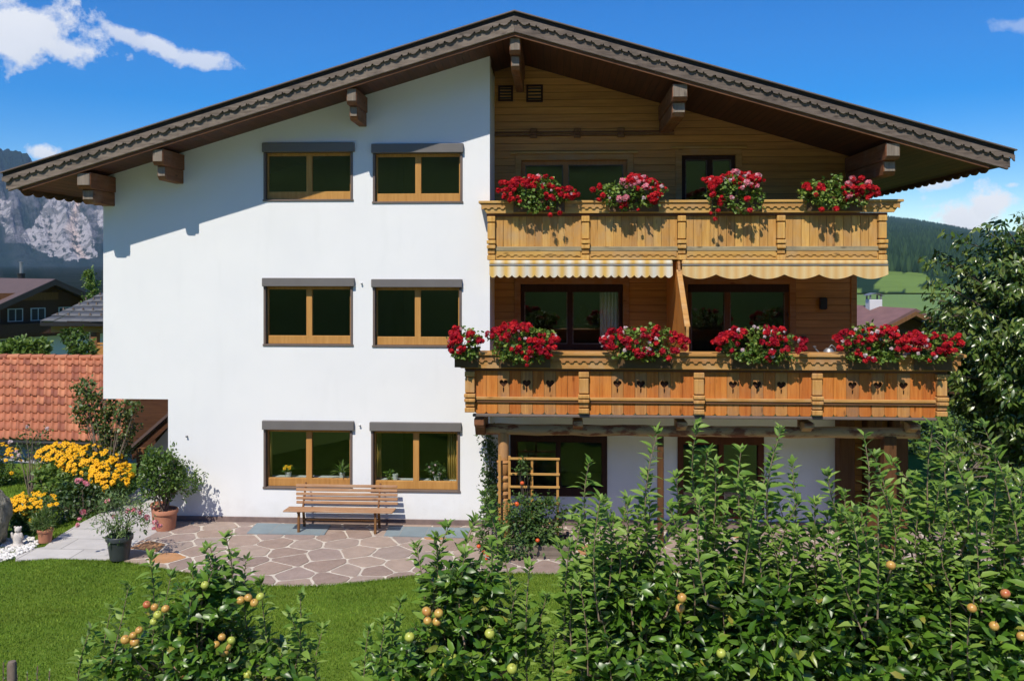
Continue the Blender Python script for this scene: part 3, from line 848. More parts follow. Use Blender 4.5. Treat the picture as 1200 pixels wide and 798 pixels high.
# wavy tile ends along both eaves
for x0, sgn in ((RL.x + .28, 1), (RR_.x - .42, -1)):
    n = 150; zt = sof_z(x0) + .06; pl = [(YR + .06, zt), (9.0, zt)]
    low = [(YR + .06 + (9.0 - YR - .06) * i / 400, sof_z(x0) - .03 - .075 * abs(math.sin(math.pi * (9.0 - YR) * i / 400 / .36))) for i in range(401)]
    m = MB(); m.prism(pl + low[::-1], lambda u, v, w: (x0 + w, u, v), .05); m.build('eave_board', M['dark_timber'], roof)

# purlins: a long beam over a shorter one, both with cut ends
def purlin(px_l, px_r, py_t, y_tip, y_wall, hh=(.31, .27)):
    xc = (X(px_l, y_tip) + X(px_r, y_tip)) / 2; w = X(px_r, y_tip) - X(px_l, y_tip)
    zt = min(sof_z(xc - w/2), sof_z(xc + w/2)) - .004
    z0 = zt - hh[0]; z1 = z0 - hh[1]
    m = MB()
    q = [(y_tip, zt), (y_tip, z0 + .06), (y_tip + .05, z0), (y_wall, z0), (y_wall, zt)]
    m.prism(q, lambda u, v, ww: (xc - w/2 + ww, u, v), w)
    y2 = y_tip + .16
    q = [(y2, z0 - .003), (y2, z1 + .07), (y2 + .06, z1), (y_wall, z1), (y_wall, z0 - .003)]
    m.prism(q, lambda u, v, ww: (xc - w/2 + .02 + ww, u, v), w - .04)
    o = m.build('purlin', M['beam'], house, bevel=.012)
    m = MB(); m.box(xc - w/2 + .015, xc + w/2 - .015, y_tip - .012, y_tip - .001, z0 + .065, zt - .02); m.build('end_grain', M['beam_end'], o, bevel=.003); m = MB(); m.box(xc - w/2 + .035, xc + w/2 - .035, y2 - .012, y2 - .001, z1 + .075, z0 - .02)
    m.build('end_grain', M['beam_end'], o, bevel=.003)
purlin(90, 106, 196, -.95, .02); purlin(178.5, 191, 170, -.95, .02); purlin(406, 418, 102, -.93, .02)
purlin(597, 610, 44, -.92, YT); purlin(788, 806, 97, -.93, YT); purlin(1038, 1055, 165, -.95, YT)

# ---- balconies
def baluster(x, y, z0, z1, w, mats, parent):
    """Carved flat post: cap, long field, two rolls, lower field and foot."""
    H = z1 - z0; m = MB()
    for a, b, ww, d in ((.87, 1.0, 1.0, .10), (.845, .868, .9, .075), (.48, .843, .94, .09), (.455, .478, .8, .05), (.37, .453, 1.1, .135), (.345, .368, .8, .05), (.26, .343, 1.06, .125), (.14, .258, .92, .085), (.115, .138, .8, .05), (.0, .113, 1.0, .10)):
        m.box(x - w*ww/2, x + w*ww/2, y - d + .03, y + .06, z0 + a*H, z0 + b*H)
    return m.build('baluster_post', mats, parent, bevel=.018)
def scallop(x0, x1, zt, zb, per, amp, y, t, mats, parent, name):
    n = max(8, int((x1 - x0) / .012)); low = []
    for i in range(n + 1):
        x = x0 + (x1 - x0) * i / n; u = ((x - x0) / per) % 1.0
        e = min(1.0, (x - x0) / .12, (x1 - x) / .12)
        low.append((x, zb + amp * e * (.5 - .5 * math.cos(2 * math.pi * u)) + amp * .3 * e * max(0, math.cos(6 * math.pi * u)) ))
    m = MB(); m.prism([(x0, zt), (x1, zt)] + low[::-1], lambda u, v, w: (u, y + w, v), t)
    return m.build(name, mats, parent)
def heart(cx, cz, s):
    pts = []
    for k in range(28):
        t = 2 * math.pi * k / 28
        pts.append((cx + s * .0335 * 16 * math.sin(t) ** 3 * .92, cz + s * .0335 * (13 * math.cos(t) - 5 * math.cos(2*t) - 2 * math.cos(3*t) - math.cos(4*t))))
    # a slim stem below the tip
    i = 14; tip = pts[i]
    pts[i:i+1] = [(tip[0] + .014, tip[1] + .02), (tip[0] + .012, tip[1] - .06), (tip[0], tip[1] - .085), (tip[0] - .012, tip[1] - .06), (tip[0] - .014, tip[1] + .02)]
    return pts

# lower balcony
bl = MB()
zcap, zcb, zbb, zpt, zmr1, zmr0, zbot = [Z(v, YL, 830) for v in (413.3, 416.8, 432.5, 434, 466.5, 472.5, 486.8)]
x_l, x_r = X(545, YL), X(1109, YL)
posts = [X(p, YL) for p in (551, 684, 818.5, 956.5, 1102)]
bl.box(X(532, YL), X(1128, YL), YL - .16, YL + .22, zcb, zcap); bl.box(X(1128, YL) - .38, X(1128, YL), YL + .22, YT + 2.5, zcb, zcap)
blo = bl.build('balcony', M['orange_x'], house, bevel=.006); blo['label'] = 'lower orange larch balcony with heart cut-outs and red geraniums'
m = MB(); a, b = X(536, YL), X(1123, YL)
m.prism([(a, zcb - .001), (b, zcb - .001), (b - .07, zbb), (a + .07, zbb)], lambda u, v, w: (u, YL - .10 + w, v), .06); m.box(b - .11, b - .05, YL - .03, YT + 2.5, zbb, zcb - .002); m.build('rail_band', M['orange_x'], blo, bevel=.004)
scallop(a + .01, b - .01, zcb - .005, (zcb + zbb) / 2 - .02, .145, .045, YL - .125, .024, M['orange_x'], blo, 'carved_band')
m = MB(); m.box(x_l, x_r, YL - .045, YL + .03, zbb - .05, zbb - .003); m.build('rail_lath', M['brown_board'], blo)
for x in posts: baluster(x, YL - .02, zbot + .03, zpt - .035, X(690, YL) - X(678, YL), M['post'], blo)
for k in range(4):
    p0, p1 = posts[k] + .08, posts[k+1] - .08; n = 9; w = (p1 - p0) / n
    m = MB(); rnd = random.Random(k)
    hm = MB()
    for j in range(n):
        u0, u1 = p0 + j * w + .003, p0 + (j + 1) * w - .003; c = .035; zb = zbot + rnd.uniform(-.004, .004)
        out = [(u0, zb + c), (u0 + c * .35, zb + c * .3), (u0 + c, zb), (u1 - c, zb), (u1 - c * .35, zb + c * .3), (u1, zb + c), (u1, zpt), (u0, zpt)]
        if j in (2, 4, 6):
            hm.plate(out, [heart((u0 + u1) / 2, zpt - .25, .15)], lambda u, v, ww: (u, YL + ww, v), .025)
        else:
            m.plate(out, [], lambda u, v, ww: (u, YL + ww + rnd.uniform(0, .002), v), .025)
    m.build('plank_panel', M['orange'], blo); hm.build('heart_plank', M['heart_plank'], blo)
    m = MB(); m.box(p0 - .02, p1 + .02, YL - .05, YL - .002, zmr0 + .035, zmr1); m.build('panel_rail', M['orange_x'], blo, bevel=.008)
    m = MB(); m.box(p0 - .02, p1 + .02, YL - .03, YL - .002, zmr0 - .012, zmr0 + .033); m.build('panel_rail', M['brown_board'], blo, bevel=.004)
m = MB(); m.box(x_l + .05, x_r - .06, YL + .045, YL + .06, zbot + .02, zpt + .02); m.build('heart_shade_sheet', M['dark_timber'], blo)  # dark sheet added behind the planks to stand in for shade inside the hearts
m = MB(); m.box(x_r - .05, x_r - .02, YL + .065, YT + 2.5, zbot, zpt); m.build('plank_panel', M['orange'], blo)
m = MB(); m.box(x_l + .06, x_r - .02, YL + .06, YT + .02, zbot + .06, zbot + .18); m.build('balcony_floor', M['mid_timber'], blo)
m = MB(); m.box(X(554, YL), X(1098, YL), YL - .03, YL + .05, zbot - .055, zbot - .005); m.build('drip_gutter', M['casing'], blo, bevel=.01)
m = MB(); m.box(X(572, -1.2), X(1085, -1.2), YL + .30, YG - .01, zbot - .10, zbot + .055); m.build('slab_edge', M['plaster_low'], blo)
# old log beam, corbels and posts carrying it
YB = -1.15
zb1, zb0 = Z(498.5, YB, 800), Z(511.5, YB, 800)
m = MB(); pts = [(X(566, YB) + (X(1076, YB) - X(566, YB)) * i / 24, YB + .01 * math.sin(i), (zb0 + zb1) / 2 + .008 * math.sin(i * 1.7)) for i in range(25)]
m.tube(pts, [(zb1 - zb0) / 2 * (1 + .05 * math.sin(i * 2.3)) for i in range(25)], 12); beam = m.build('log_beam', M['log'], house, smooth=True)
for px in (563, 677, 798, 945, 1068):
    x = X(px, -1.3); m = MB(); q = [(-1.50, zb1 + .12), (-1.50, zb1 + .03), (-1.38, zb1 + .0), (-1.30, zb1 - .06), (-1.02, zb1 - .06), (-1.02, zb1 + .12)]
    if px == 563: q = [(YL + .02, zb1 + .17), (YL + .02, zb1 + .04), (-1.42, zb1 - .03), (-1.3, zb0 + .02), (-.6, zb0 + .02), (-.6, zb1 + .17)]
    m.prism(q, lambda u, v, ww: (x - .09 + ww, u, v), .18); m.build('corbel', M['beam'] if px == 563 else M['log'], house, bevel=.012)
xp = X(590, YB)
m = MB(); zt = Z(541, YB); z5 = Z(585, YB)
m.lathe([(.10, 0.0), (.10, z5), (.075, z5 + .01), (.10, z5 + .06), (.115, z5 + .10), (.10, z5 + .14), (.075, z5 + .15), (.105, z5 + .18), (.12, z5 + .25), (.10, z5 + .31), (.075, z5 + .32), (.11, z5 + .36), (.115, z5 + .40), (.08, z5 + .44), (.115, z5 + .50), (.115, zt - .05), (.09, zt - .03), (.125, zt - .02), (.125, zt + .005), (.10, zt + .02), (.10, zb0 + .05)], (xp, YB, 0), 16)
m.build('turned_post', M['post'], house, smooth='auto')
for px, wd in ((774, .055), (1041, .11)):
    m = MB(); x = X(px, YB); m.box(x - wd, x + wd, YB - wd, YB + wd, 0, zb0 + .05); m.build('timber_post', M['dark_post'], house, bevel=.012)

# upper balcony
zcap, zcb, zbb, zpt, zbr1, zbr0, zsc = [Z(v, YU, 800) for v in (235.2, 238.2, 250, 252, 289, 295, 304.2)]
m = MB(); m.box(X(561.5, YU), X(1056, YU), YU - .14, YU + .2, zcb, zcap); m.box(X(1056, YU) - .34, X(1056, YU), YU + .2, YT + 2.5, zcb, zcap)
ub = m.build('balcony', M['larch_x'], house, bevel=.006); ub['label'] = 'upper pale larch balcony above the striped awnings'
m = MB(); a, b = X(563, YU), X(1054, YU)
m.prism([(a, zcb - .001), (b, zcb - .001), (b - .13, zbb), (a + .13, zbb)], lambda u, v, w: (u, YU - .09 + w, v), .06); m.build('rail_band', M['larch_x'], ub, bevel=.004)
scallop(a + .03, b - .03, zcb - .005, (zcb + zbb) / 2 - .02, .135, .04, YU - .115, .024, M['larch_x'], ub, 'carved_band')
posts = [X(p, YU) for p in (576, 686, 798.5, 914.5, 1033)]
x_l, x_r = X(570.5, YU), X(1039, YU)
m = MB(); m.box(x_l, x_r, YU - .04, YU + .03, zbb - .055, zbb - .003); m.build('rail_lath', M['brown_board'], ub)
for x in posts: baluster(x, YU - .02, zsc - .01, zpt - .02, X(691, YU) - X(681.5, YU), M['larch'], ub)
for k in range(4):
    p0, p1 = posts[k] + .08, posts[k+1] - .08; n = 11; w = (p1 - p0) / n; m = MB(); rnd = random.Random(k + 9)
    for j in range(n):
        d = rnd.uniform(0, .006); m.box(p0 + j * w + .004, p0 + (j+1) * w - .004, YU + d, YU + .025 + d, zbr1 - .02, zpt)
    m.build('plank_panel', M['larch'], ub)
    m = MB(); m.box(p0 - .01, p1 + .01, YU - .055, YU - .002, zbr0 + .012, zbr1); m.build('panel_rail', M['larch_weathered'], ub, bevel=.006)
    m = MB(); m.box(p0 - .01, p1 + .01, YU - .03, YU + .02, zsc, zbr0 + .01); m.build('foot_board', M['larch_x'], ub, bevel=.003)
    scallop(p0 + .02, p1 - .02, zbr0 + .008, zsc + .06, .15, .035, YU - .048, .016, M['larch_x'], ub, 'carved_band')
m = MB(); m.box(x_r - .05, x_r - .02, YU + .06, YT + 2.5, zsc, zpt); m.build('plank_panel', M['larch'], ub)
m = MB(); m.box(x_l + .02, x_r - .02, YU + .06, YT + 2.4, zsc + .03, zsc + .16); m.build('balcony_floor', M['mid_timber'], ub)

# awnings tucked under the upper balcony
YA = -.34
M['stripe_wide'] = stripes('awning_white_yellow', (.84, .80, .66), (.78, .50, .13), (X(788, YA) - X(573, YA)) / 13, X(573, YA) + .06, .75)
M['stripe_fine'] = stripes('awning_peach', (.82, .62, .30), (.78, .48, .17), .17, X(799, YA), 1.0)
for (p0, p1, nsc, mat_, lab) in ((573.5, 788, 24, 'stripe_wide', 'awning with white and yellow stripes'), (799, 1040, 6, 'stripe_fine', 'awning with fine peach stripes and wide scallops')):
    x0, x1 = X(p0, YA), X(p1, YA); z1, z2, z3 = Z(305.2, YA), Z(310.6, YA), Z(325.5, YA)
    m = MB(); m.box(x0, x1, YA - .05, YA + .06, z2 + .004, z1)
    aw = m.build('awning', M[mat_], house, bevel=.02); aw['label'] = lab
    cols = []; n = nsc * 12
    m = MB(); prev = None
    for i in range(n + 1):
        u = i / n; x = x0 + (x1 - x0) * u
        e = abs(math.sin(math.pi * u * nsc)); zlow = z3 - (.0 if nsc > 10 else .02) + (.05 if nsc > 10 else .085) * (1 - e ** .9)
        yy = YA - .035 + (.010 * math.sin(u * 37) + .008 * math.sin(u * 91 + 1)) * 1.0
        col = m.pts([(x, YA - .035, z2), (x, YA - .035 + (yy - YA + .035) * .5, (z2 + zlow) / 2), (x, yy, zlow)])
        if prev:
            for a_ in range(2): m.face([prev[a_], col[a_], col[a_+1], prev[a_+1]])
        prev = col
    m.build('valance', M[mat_], aw, smooth=True)
    m = MB(); m.tube([(x0, YA - .04, z2), (x1, YA - .04, z2)], .012, 8); m.build('front_bar', M['metal'], aw)
    m = MB(); m.box(x0 + .1, x1 - .1, YA + .07, YT - .3, z1 - .03, z1 - .02); m.build('canopy', M[mat_], aw)

# privacy screen between the two loggias
zt, zb_ = Z(307, YU), zbot
q = [(YT, zt), (-.30, zt), (-.36, Z(318, -.3)), (-1.42, Z(383, -1.42)), (-1.42, Z(412, -1.42) - .4), (YT, Z(412, -1.4) - .4)]
xs = X(795, -.3)
m = MB(); m.prism(q, lambda u, v, w: (xs - .025 + w, u, v), .05); ps = m.build('privacy_screen', M['orange'], house)
m = MB(); m.bar((xs, -.37, Z(317, -.3)), (xs, -1.45, Z(383, -1.42)), .10, .05, (0, 0, 1)); m.bar((xs, -.33, zt), (xs, -.38, Z(318, -.3)), .10, .05, (1, 0, 0)); m.bar((xs, -1.44, Z(383, -1.42) + .02), (xs, -1.44, Z(412, -1.42) - .1), .07, .05, (1, 0, 0))
m.build('screen_cap', M['orange_x'], ps, bevel=.006)

# lamp, socket on the timber wall, and small fittings on the plaster
x0, x1, z0, z1 = prect(959.5, 967.5, 349, 362, YT)
m = MB(); m.box(x0 + .02, x1 - .02, YT - .03, YT + .001, z0 + .03, z1 - .03); m.box(x0, x1, YT - .12, YT - .031, z0, z1); m.box(x0 + .015, x1 - .015, YT - .105, YT - .045, z0 - .012, z1 + .012)
m.build('wall_lamp', M['black'], house, bevel=.006)
x0, x1, z0, z1 = prect(938, 944.5, 394, 404, YT)
m = MB(); m.box(x0, x1, YT - .04, YT + .001, z0, z1); m.box(x0 + .01, x1 - .01, YT - .055, YT - .041, z0 + .02, z1 - .02); m.build('socket_cover', M['black'], house, bevel=.004)
for px, py in ((219.5, 511), (424, 332), (422, 498)):
    p = at(px, py, -.0); m = MB(); m.lathe([(.016, 0), (.018, .015), (.012, .03), (.02, .045), (.01, .055)], (0, 0, 0), 12)
    for v in m.bm.verts: v.co = Vector((p.x + v.co.x, -v.co.z + .001, p.z + v.co.y))
    m.build('wall_hook', M['metal'] if px < 300 else M['house_white'], house, smooth=True)
mb = MB(); mb.box(xl + .01, xe, 10.6, 10.85, -.2, sof_z(xl) - .02); mb.build('rear_wall', M['plaster'], house)

# ---------------------------------------------------------------- ground, patio, path
def inside(poly, x, y):
    c = np.zeros(np.shape(x), bool); n = len(poly)
    for i in range(n):
        x0, y0 = poly[i]; x1, y1 = poly[(i+1) % n]
        c ^= ((y0 > y) != (y1 > y)) & (x < (x1 - x0) * (y - y0) / (y1 - y0 + 1e-12) + x0)
    return c
def sheet(name, poly, z, thick, mat_, kind='structure', parent=None):
    m = MB(); m.prism([(p[0], p[1]) for p in poly], lambda u, v, w: (u, v, z - thick + w), thick)
    o = m.build(name, mat_, parent)
    if kind: tag(o, kind=kind)
    return o
BASE = -2.6
m = MB()
v = m.pts([(-3500, -1200, BASE), (3500, -1200, BASE), (3500, 3400, BASE), (-3500, 3400, BASE)]); m.face(v)
tag(m.build('ground', M['earth'], normals=False), kind='structure')
# unseen paved lane below the viewer, added pale and wide to bounce light housewards
m = MB(); m.box(-45, 45, -33.9, -13.2, -.4, .02); tag(m.build('bounce_road', M['path']), kind='structure')
# the garden terrace the house stands on, with grassy banks down to the valley floor
m = MB()
topc = [(-26, -34), (30, -34), (30, 13.5), (-9, 13.5), (-9.6, 5.2), (-26, 4.2)]
botc = [(-32, -40), (36, -40), (36, 18), (-9, 18), (-9.6, 6.4), (-32, 5.2)]
tv = m.pts([(x, y, 0) for x, y in topc]); bv = m.pts([(x, y, BASE - .2) for x, y in botc])
m.face(tv)
for i in range(6): m.face([bv[i], bv[(i+1) % 6], tv[(i+1) % 6], tv[i]])
tag(m.build('lawn', M['lawn']), kind='structure')

def gp(px, py): p = gnd(px, py); return (p.x, p.y)
patio = [gp(128, 656), gp(205, 613), (X(205, .05), .05), (8.2, .05), (8.2, -3.0), gp(900, 676), gp(760, 674), gp(650, 673), gp(560, 671), gp(505, 673), gp(470, 677), gp(420, 683), gp(370, 687), gp(320, 687), gp(270, 681), gp(225, 673), gp(175, 664)]
pat = sheet('patio', patio, .024, .06, M['mortar'])
# crazy paving: irregular flat stones laid with a joint, cut clean along the outline
rs = np.random.default_rng(17); xs_ = [p[0] for p in patio]; ys_ = [p[1] for p in patio]; seeds = []
for _ in range(9000):
    q = np.array([rs.uniform(min(xs_) - .4, max(xs_) + .4), rs.uniform(min(ys_) - .4, max(ys_) + .4)])
    rad = .36 + .22 * abs(mnoise.noise((q[0]*.9, q[1]*.9, 2.2)))
    if all(((q[0]-s_[0])*.82)**2 + (q[1]-s_[1])**2 > rad*rad for s_ in seeds): seeds.append(q)
m = MB()
for i, q in enumerate(seeds):
    if q[0] > 8.4: continue
    poly_ = [np.array(p) for p in patio]
    for j, w_ in enumerate(seeds):
        if i == j: continue
        d = w_ - q; L_ = np.hypot(*d)
        if L_ > 2.2: continue
        n_ = d / L_; n_ = n_ + .10 * np.array([math.sin(i*j*1.3), math.cos(i + j*1.7)]) * 0; lim = L_/2 - (.015 + .008 * abs(math.sin(i*7.1 + j*7.1)))
        out = []
        for a_, b_ in zip(poly_, poly_[1:] + poly_[:1]):
            da, db = np.dot(a_ - q, n_) - lim, np.dot(b_ - q, n_) - lim
            if da <= 0: out.append(a_)
            if (da < 0 < db) or (db < 0 < da): out.append(a_ + (b_ - a_) * da / (da - db))
        poly_ = out
        if len(poly_) < 3: break
    if len(poly_) < 3: continue
    # soften the corners, break the straight edges a little
    co = []
    for a_, b_ in zip(poly_, poly_[1:] + poly_[:1]):
        l_ = np.hypot(*(b_ - a_))
        if l_ < .01: continue
        k_ = min(.16, .045 / l_)
        co.append(a_ + (b_ - a_) * k_)
        if l_ > .25:
            t_ = rs.uniform(.35, .65); nn = np.array([-(b_ - a_)[1], (b_ - a_)[0]]) / l_; co.append(a_ + (b_ - a_) * t_ + nn * rs.uniform(-.012, .004))
        co.append(a_ + (b_ - a_) * (1 - k_))
    if len(co) < 3: continue
    z_ = .033 + rs.uniform(-.003, .003); m.prism([(c[0], c[1]) for c in co], lambda u, v, w: (u, v, z_ - .02 + w), .02)
tag(m.build('paving', M['stone_slab'], bevel=.004), kind='structure')
path = [gp(18, 658), gp(60, 654.5), gp(127, 656.5), gp(206, 613.2), (X(206, 0) + .05, .0), (xg - .01, 0.0), (xg - .01, 4.9), gp(178, 556), gp(160, 575), gp(128, 597), gp(92, 615), gp(64, 632), gp(52, 642), gp(20, 647)]
path_o = sheet('path', path, .022, .05, M['path'])
slate1 = [gp(289, 627.5), gp(379, 629.5), gp(388, 617), gp(301, 615.5)]
for k, q in enumerate(([gp(289, 627.3), gp(380, 629), gp(388, 617), gp(301, 615.3)], [gp(450, 630), gp(546, 632.5), gp(552, 621), gp(456, 619)])):
    o = sheet('light_well_cover', q, .046, .03, M['slate_blue'], None)
    tag(o, ('blue-grey slab cover in the patio partly under the left end of the bench', 'blue-grey slab cover in the patio beneath the curtained window')[k], 'cover', 'slab covers along the house wall', 'thing')
# low timber raised bed edge and pale step under the trellis
m = MB(); a = gnd(590, 655); b = gnd(668, 658)
m.box(a.x, b.x, a.y - .02, a.y + .06, .03, .24); m.box(a.x, a.x + .06, a.y + .06, -.9, .03, .22); m.box(b.x - .06, b.x, a.y + .06, -.9, .03, .22); m.box(a.x + .06, b.x - .06, a.y + .06, -.9, .03, .17)
tag(m.build('raised_bed', M['grey_board'], bevel=.01), 'low weathered timber bed edge holding soil below the trellis', 'raised bed')

# grass blades of the mown lawn
rng = np.random.default_rng(5)
def grass(n, x0, x1, y0, y1, hmin, hmax, avoid, name='grass'):
    x = rng.uniform(x0, x1, n); y = rng.uniform(y0, y1, n)
    ok = np.ones(n, bool)
    for pl in avoid: ok &= ~inside(pl, x, y)
    d = y + 17; px = 600 + F * ((x * CN + d * SN) / (d * CN - x * SN))
    ok &= (px > -40) & (px < 1240)
    x, y = x[ok], y[ok]; n = len(x)
    # uneven growth: patches a little taller or thinner
    f = np.array([mnoise.noise((a * .7, b * .7, 3.1)) for a, b in zip(x, y)])
    h = rng.uniform(hmin, hmax, n) * (1 + .35 * f); w = rng.uniform(.004, .009, n)
    a = rng.uniform(0, 2*np.pi, n); lean = rng.uniform(.1, .7, n); la = rng.uniform(0, 2*np.pi, n)
    V = np.empty((n, 3, 3))
    V[:, 0] = np.stack([x + np.cos(a)*w, y + np.sin(a)*w, np.zeros(n)], 1); V[:, 1] = np.stack([x - np.cos(a)*w, y - np.sin(a)*w, np.zeros(n)], 1)
    V[:, 2] = np.stack([x + np.cos(la)*lean*h, y + np.sin(la)*lean*h, h], 1)
    T = np.arange(n*3).reshape(-1, 3)
    o = mesh_np(name, V.reshape(-1, 3), T, M['blade'], None, False)
    return tag(o, 'short green mown grass of the garden lawn', 'grass', None, 'stuff')
house_fp = [(xg, 0), (8, 0), (8, 12), (xg, 12)]
grass(440000, -11.5, 3.5, -11.0, -1.4, .018, .036, [patio, path])
grass(30000, -13.5, -9.2, -2.6, 4.2, .03, .07, [patio, path, house_fp], 'grass')
# a fringe of longer grass where the mower misses along the paving
def fringe(poly_pts, n, w=.10):
    xs, ys = [], []
    for (a, b) in zip(poly_pts, poly_pts[1:]):
        L = math.hypot(b[0]-a[0], b[1]-a[1]); k = int(n * L)
        t = rng.uniform(0, 1, k); xs.append(a[0] + (b[0]-a[0])*t + rng.normal(0, .02, k)); ys.append(a[1] + (b[1]-a[1])*t - np.abs(rng.normal(0, w*.5, k)))
    x = np.concatenate(xs); y = np.concatenate(ys); n = len(x)
    h = rng.uniform(.03, .065, n); wd = rng.uniform(.004, .008, n); a = rng.uniform(0, 2*np.pi, n); la = rng.uniform(0, 2*np.pi, n); le = rng.uniform(.2, .8, n)
    V = np.empty((n, 3, 3)); z = np.zeros(n)
    V[:, 0] = np.stack([x+np.cos(a)*wd, y+np.sin(a)*wd, z], 1); V[:, 1] = np.stack([x-np.cos(a)*wd, y-np.sin(a)*wd, z], 1); V[:, 2] = np.stack([x+np.cos(la)*le*h, y+np.sin(la)*le*h, h], 1)
    o = mesh_np('grass', V.reshape(-1, 3), np.arange(n*3).reshape(-1, 3), M['blade'], None, False)
    tag(o, 'longer grass fringe along the edge of the flagstone patio', 'grass', None, 'stuff')
fringe([patio[0]] + patio[:4:-1], 420)

# white pebbles beside the boulder
peb = [gp(-30, 664), gp(12, 656), gp(38, 645), gp(46, 637), gp(34, 630), gp(-30, 634)]
n = 1500; x = rng.uniform(min(p[0] for p in peb), max(p[0] for p in peb), n); y = rng.uniform(min(p[1] for p in peb), max(p[1] for p in peb), n)
k = inside(peb, x, y); m = MB()
for a, b in zip(x[k], y[k]):
    r = rng.uniform(.018, .042); m.ball((a, b, .012 + rng.uniform(0, .03)), r * rng.uniform(.8, 1.4), r, r * .7, 6, 4)
tag(m.build('gravel', M['pebble'], smooth=True), 'white pebble strip beside the boulder and figurine', 'gravel', None, 'stuff')
sheet('gravel_bed', peb, .012, .03, M['pebble'])

# ---------------------------------------------------------------- bench
bx0, bx1 = X(334, -.6), X(462, -.6)
bench = thing('garden_bench', 'slatted brown timber bench standing against the white wall below the ground-floor windows', 'bench', ((bx0 + bx1) / 2, -.45, .03))
M['bench'] = wood('bench_timber', (.40, .225, .125), (.25, .125, .065), 'x', isl=.14, weather=(.36, .27, .20), wamt=.5)
rb = random.Random(3)
for k, y in enumerate((-.74, -.64, -.54, -.44)):
    m = MB(); m.box(bx0, bx1 - .01, y, y + .082, .445 - .006*k, .472 - .006*k); m.build('seat_slat', M['bench'], bench, bevel=.008)
for k in range(5):
    z = .53 + k * .075; y = -.33 + k * .028
    m = MB(); T = Matrix.Translation((0, y, z)) @ Matrix.Rotation(R(-20), 4, 'X'); m.box(bx0 + .14 - .01*k, bx1 + .02 - .008*k, -.012, .012, -.028, .028, T); m.build('back_slat', M['bench'], bench, bevel=.007)
for px in (351, 440.5):
    x = X(px, -.6)
    m = MB(); m.bar((x, -.66, .03), (x, -.64, .44), .045, .045, (1, 0, 0)); m.build('leg', M['mid_timber'], bench, bevel=.006)
    m = MB(); m.bar((x, -.27, .03), (x, -.36, .44), .045, .045, (1, 0, 0)); m.bar((x, -.37, .42), (x, -.17, .88), .045, .035, (1, 0, 0)); m.build('leg', M['mid_timber'], bench, bevel=.006)
    m = MB(); m.box(x - .022, x + .022, -.70, -.34, .40, .437); m.build('bearer', M['mid_timber'], bench, bevel=.005)
m = MB(); m.bar((X(351, -.6), -.36, .2), (X(440.5, -.6), -.36, .2), .03, .03); m.build('stretcher', M['mid_timber'], bench, bevel=.004)

# ---------------------------------------------------------------- boulder, figurine, stake
bc = gnd(-38, 646); m = MB(); rr = random.Random(4)
bm = m.bm; bmesh.ops.create_icosphere(bm, subdivisions=5, radius=1.0)
for v_ in bm.verts:
    d = v_.co.normalized(); k = 1 + .16 * mnoise.noise(d * 1.7 + Vector((4, 1, 2))) + .05 * mnoise.noise(d * 5) + .02 * mnoise.noise(d * 14)
    zz = d.z * k; sx = .62 * (1 - .25 * max(zz, 0))
    v_.co = Vector((bc.x + d.x * k * sx, bc.y + .25 + d.y * k * .5, .52 + zz * .68))
tag(m.build('boulder', M['stone'], smooth='auto'), 'tall rough grey garden boulder at the edge of the white pebbles', 'boulder')
fc = gnd(21, 641)
m = MB(); m.lathe([(.10, 0), (.105, .05), (.085, .07), (.075, .10), (.088, .17), (.07, .24), (.05, .27)], fc, 14)
fig = m.build('stone_figurine', M['pale_stone'], smooth='auto'); tag(fig, 'small pale stone garden figurine on the pebbles beside the boulder', 'figurine')
m = MB(); m.ball(fc + Vector((0, 0, .32)), .058, .055, .062, 14, 10); m.ball(fc + Vector((0, -.055, .315)), .014, .014, .014, 8, 6); m.build('head', M['pale_stone'], fig, smooth=True)
for s in (-1, 1):
    m = MB(); m.tube([fc + Vector((s*.06, 0, .24)), fc + Vector((s*.10, -.02, .19)), fc + Vector((s*.085, -.05, .28))], [.026, .024, .018], 8); m.build('arm', M['pale_stone'], fig, smooth=True)
    m = MB(); m.ball(fc + Vector((s*.055, 0, .365)), .022, .014, .024, 8, 6); m.build('ear', M['pale_stone'], fig, smooth=True)
YS = -10.6
p = at(14, 774, YS); m = MB(); m.lathe([(.035, 0), (.034, p.z - .03), (.028, p.z - .005), (.012, p.z)], (p.x, YS, 0), 10)
tag(m.build('wooden_stake', M['bark'], smooth='auto'), 'weathered round wooden stake standing in the lawn at the lower edge', 'stake')

# ---------------------------------------------------------------- trellis
YTr = -1.35
tre = thing('trellis', 'light wooden lattice trellis with square openings beside the turned post', 'trellis', (X(620, YTr), YTr, 0))
for px, top, bot in ((585.5, 533, 610), (597, 534, 610), (623.5, 536, 612), (653.5, 537, 640)):
    m = MB(); x = X(px, YTr); m.box(x - .022, x + .022, YTr - .018, YTr + .018, .03, Z(top, YTr, px)); m.build('upright', M['frame'], tre, bevel=.003)
for py in (537, 555, 570, 590, 612):
    m = MB(); z = Z(py, YTr, 625); m.box(X(597, YTr), X(656, YTr), YTr - .040, YTr - .0185, z - .02, z + .02); m.build('crossbar', M['frame_x'], tre, bevel=.003)
# ---------------------------------------------------------------- plants
rng = np.random.default_rng(11)
def rnd_dir(n):
    v = rng.normal(size=(n, 3)); return unit(v)

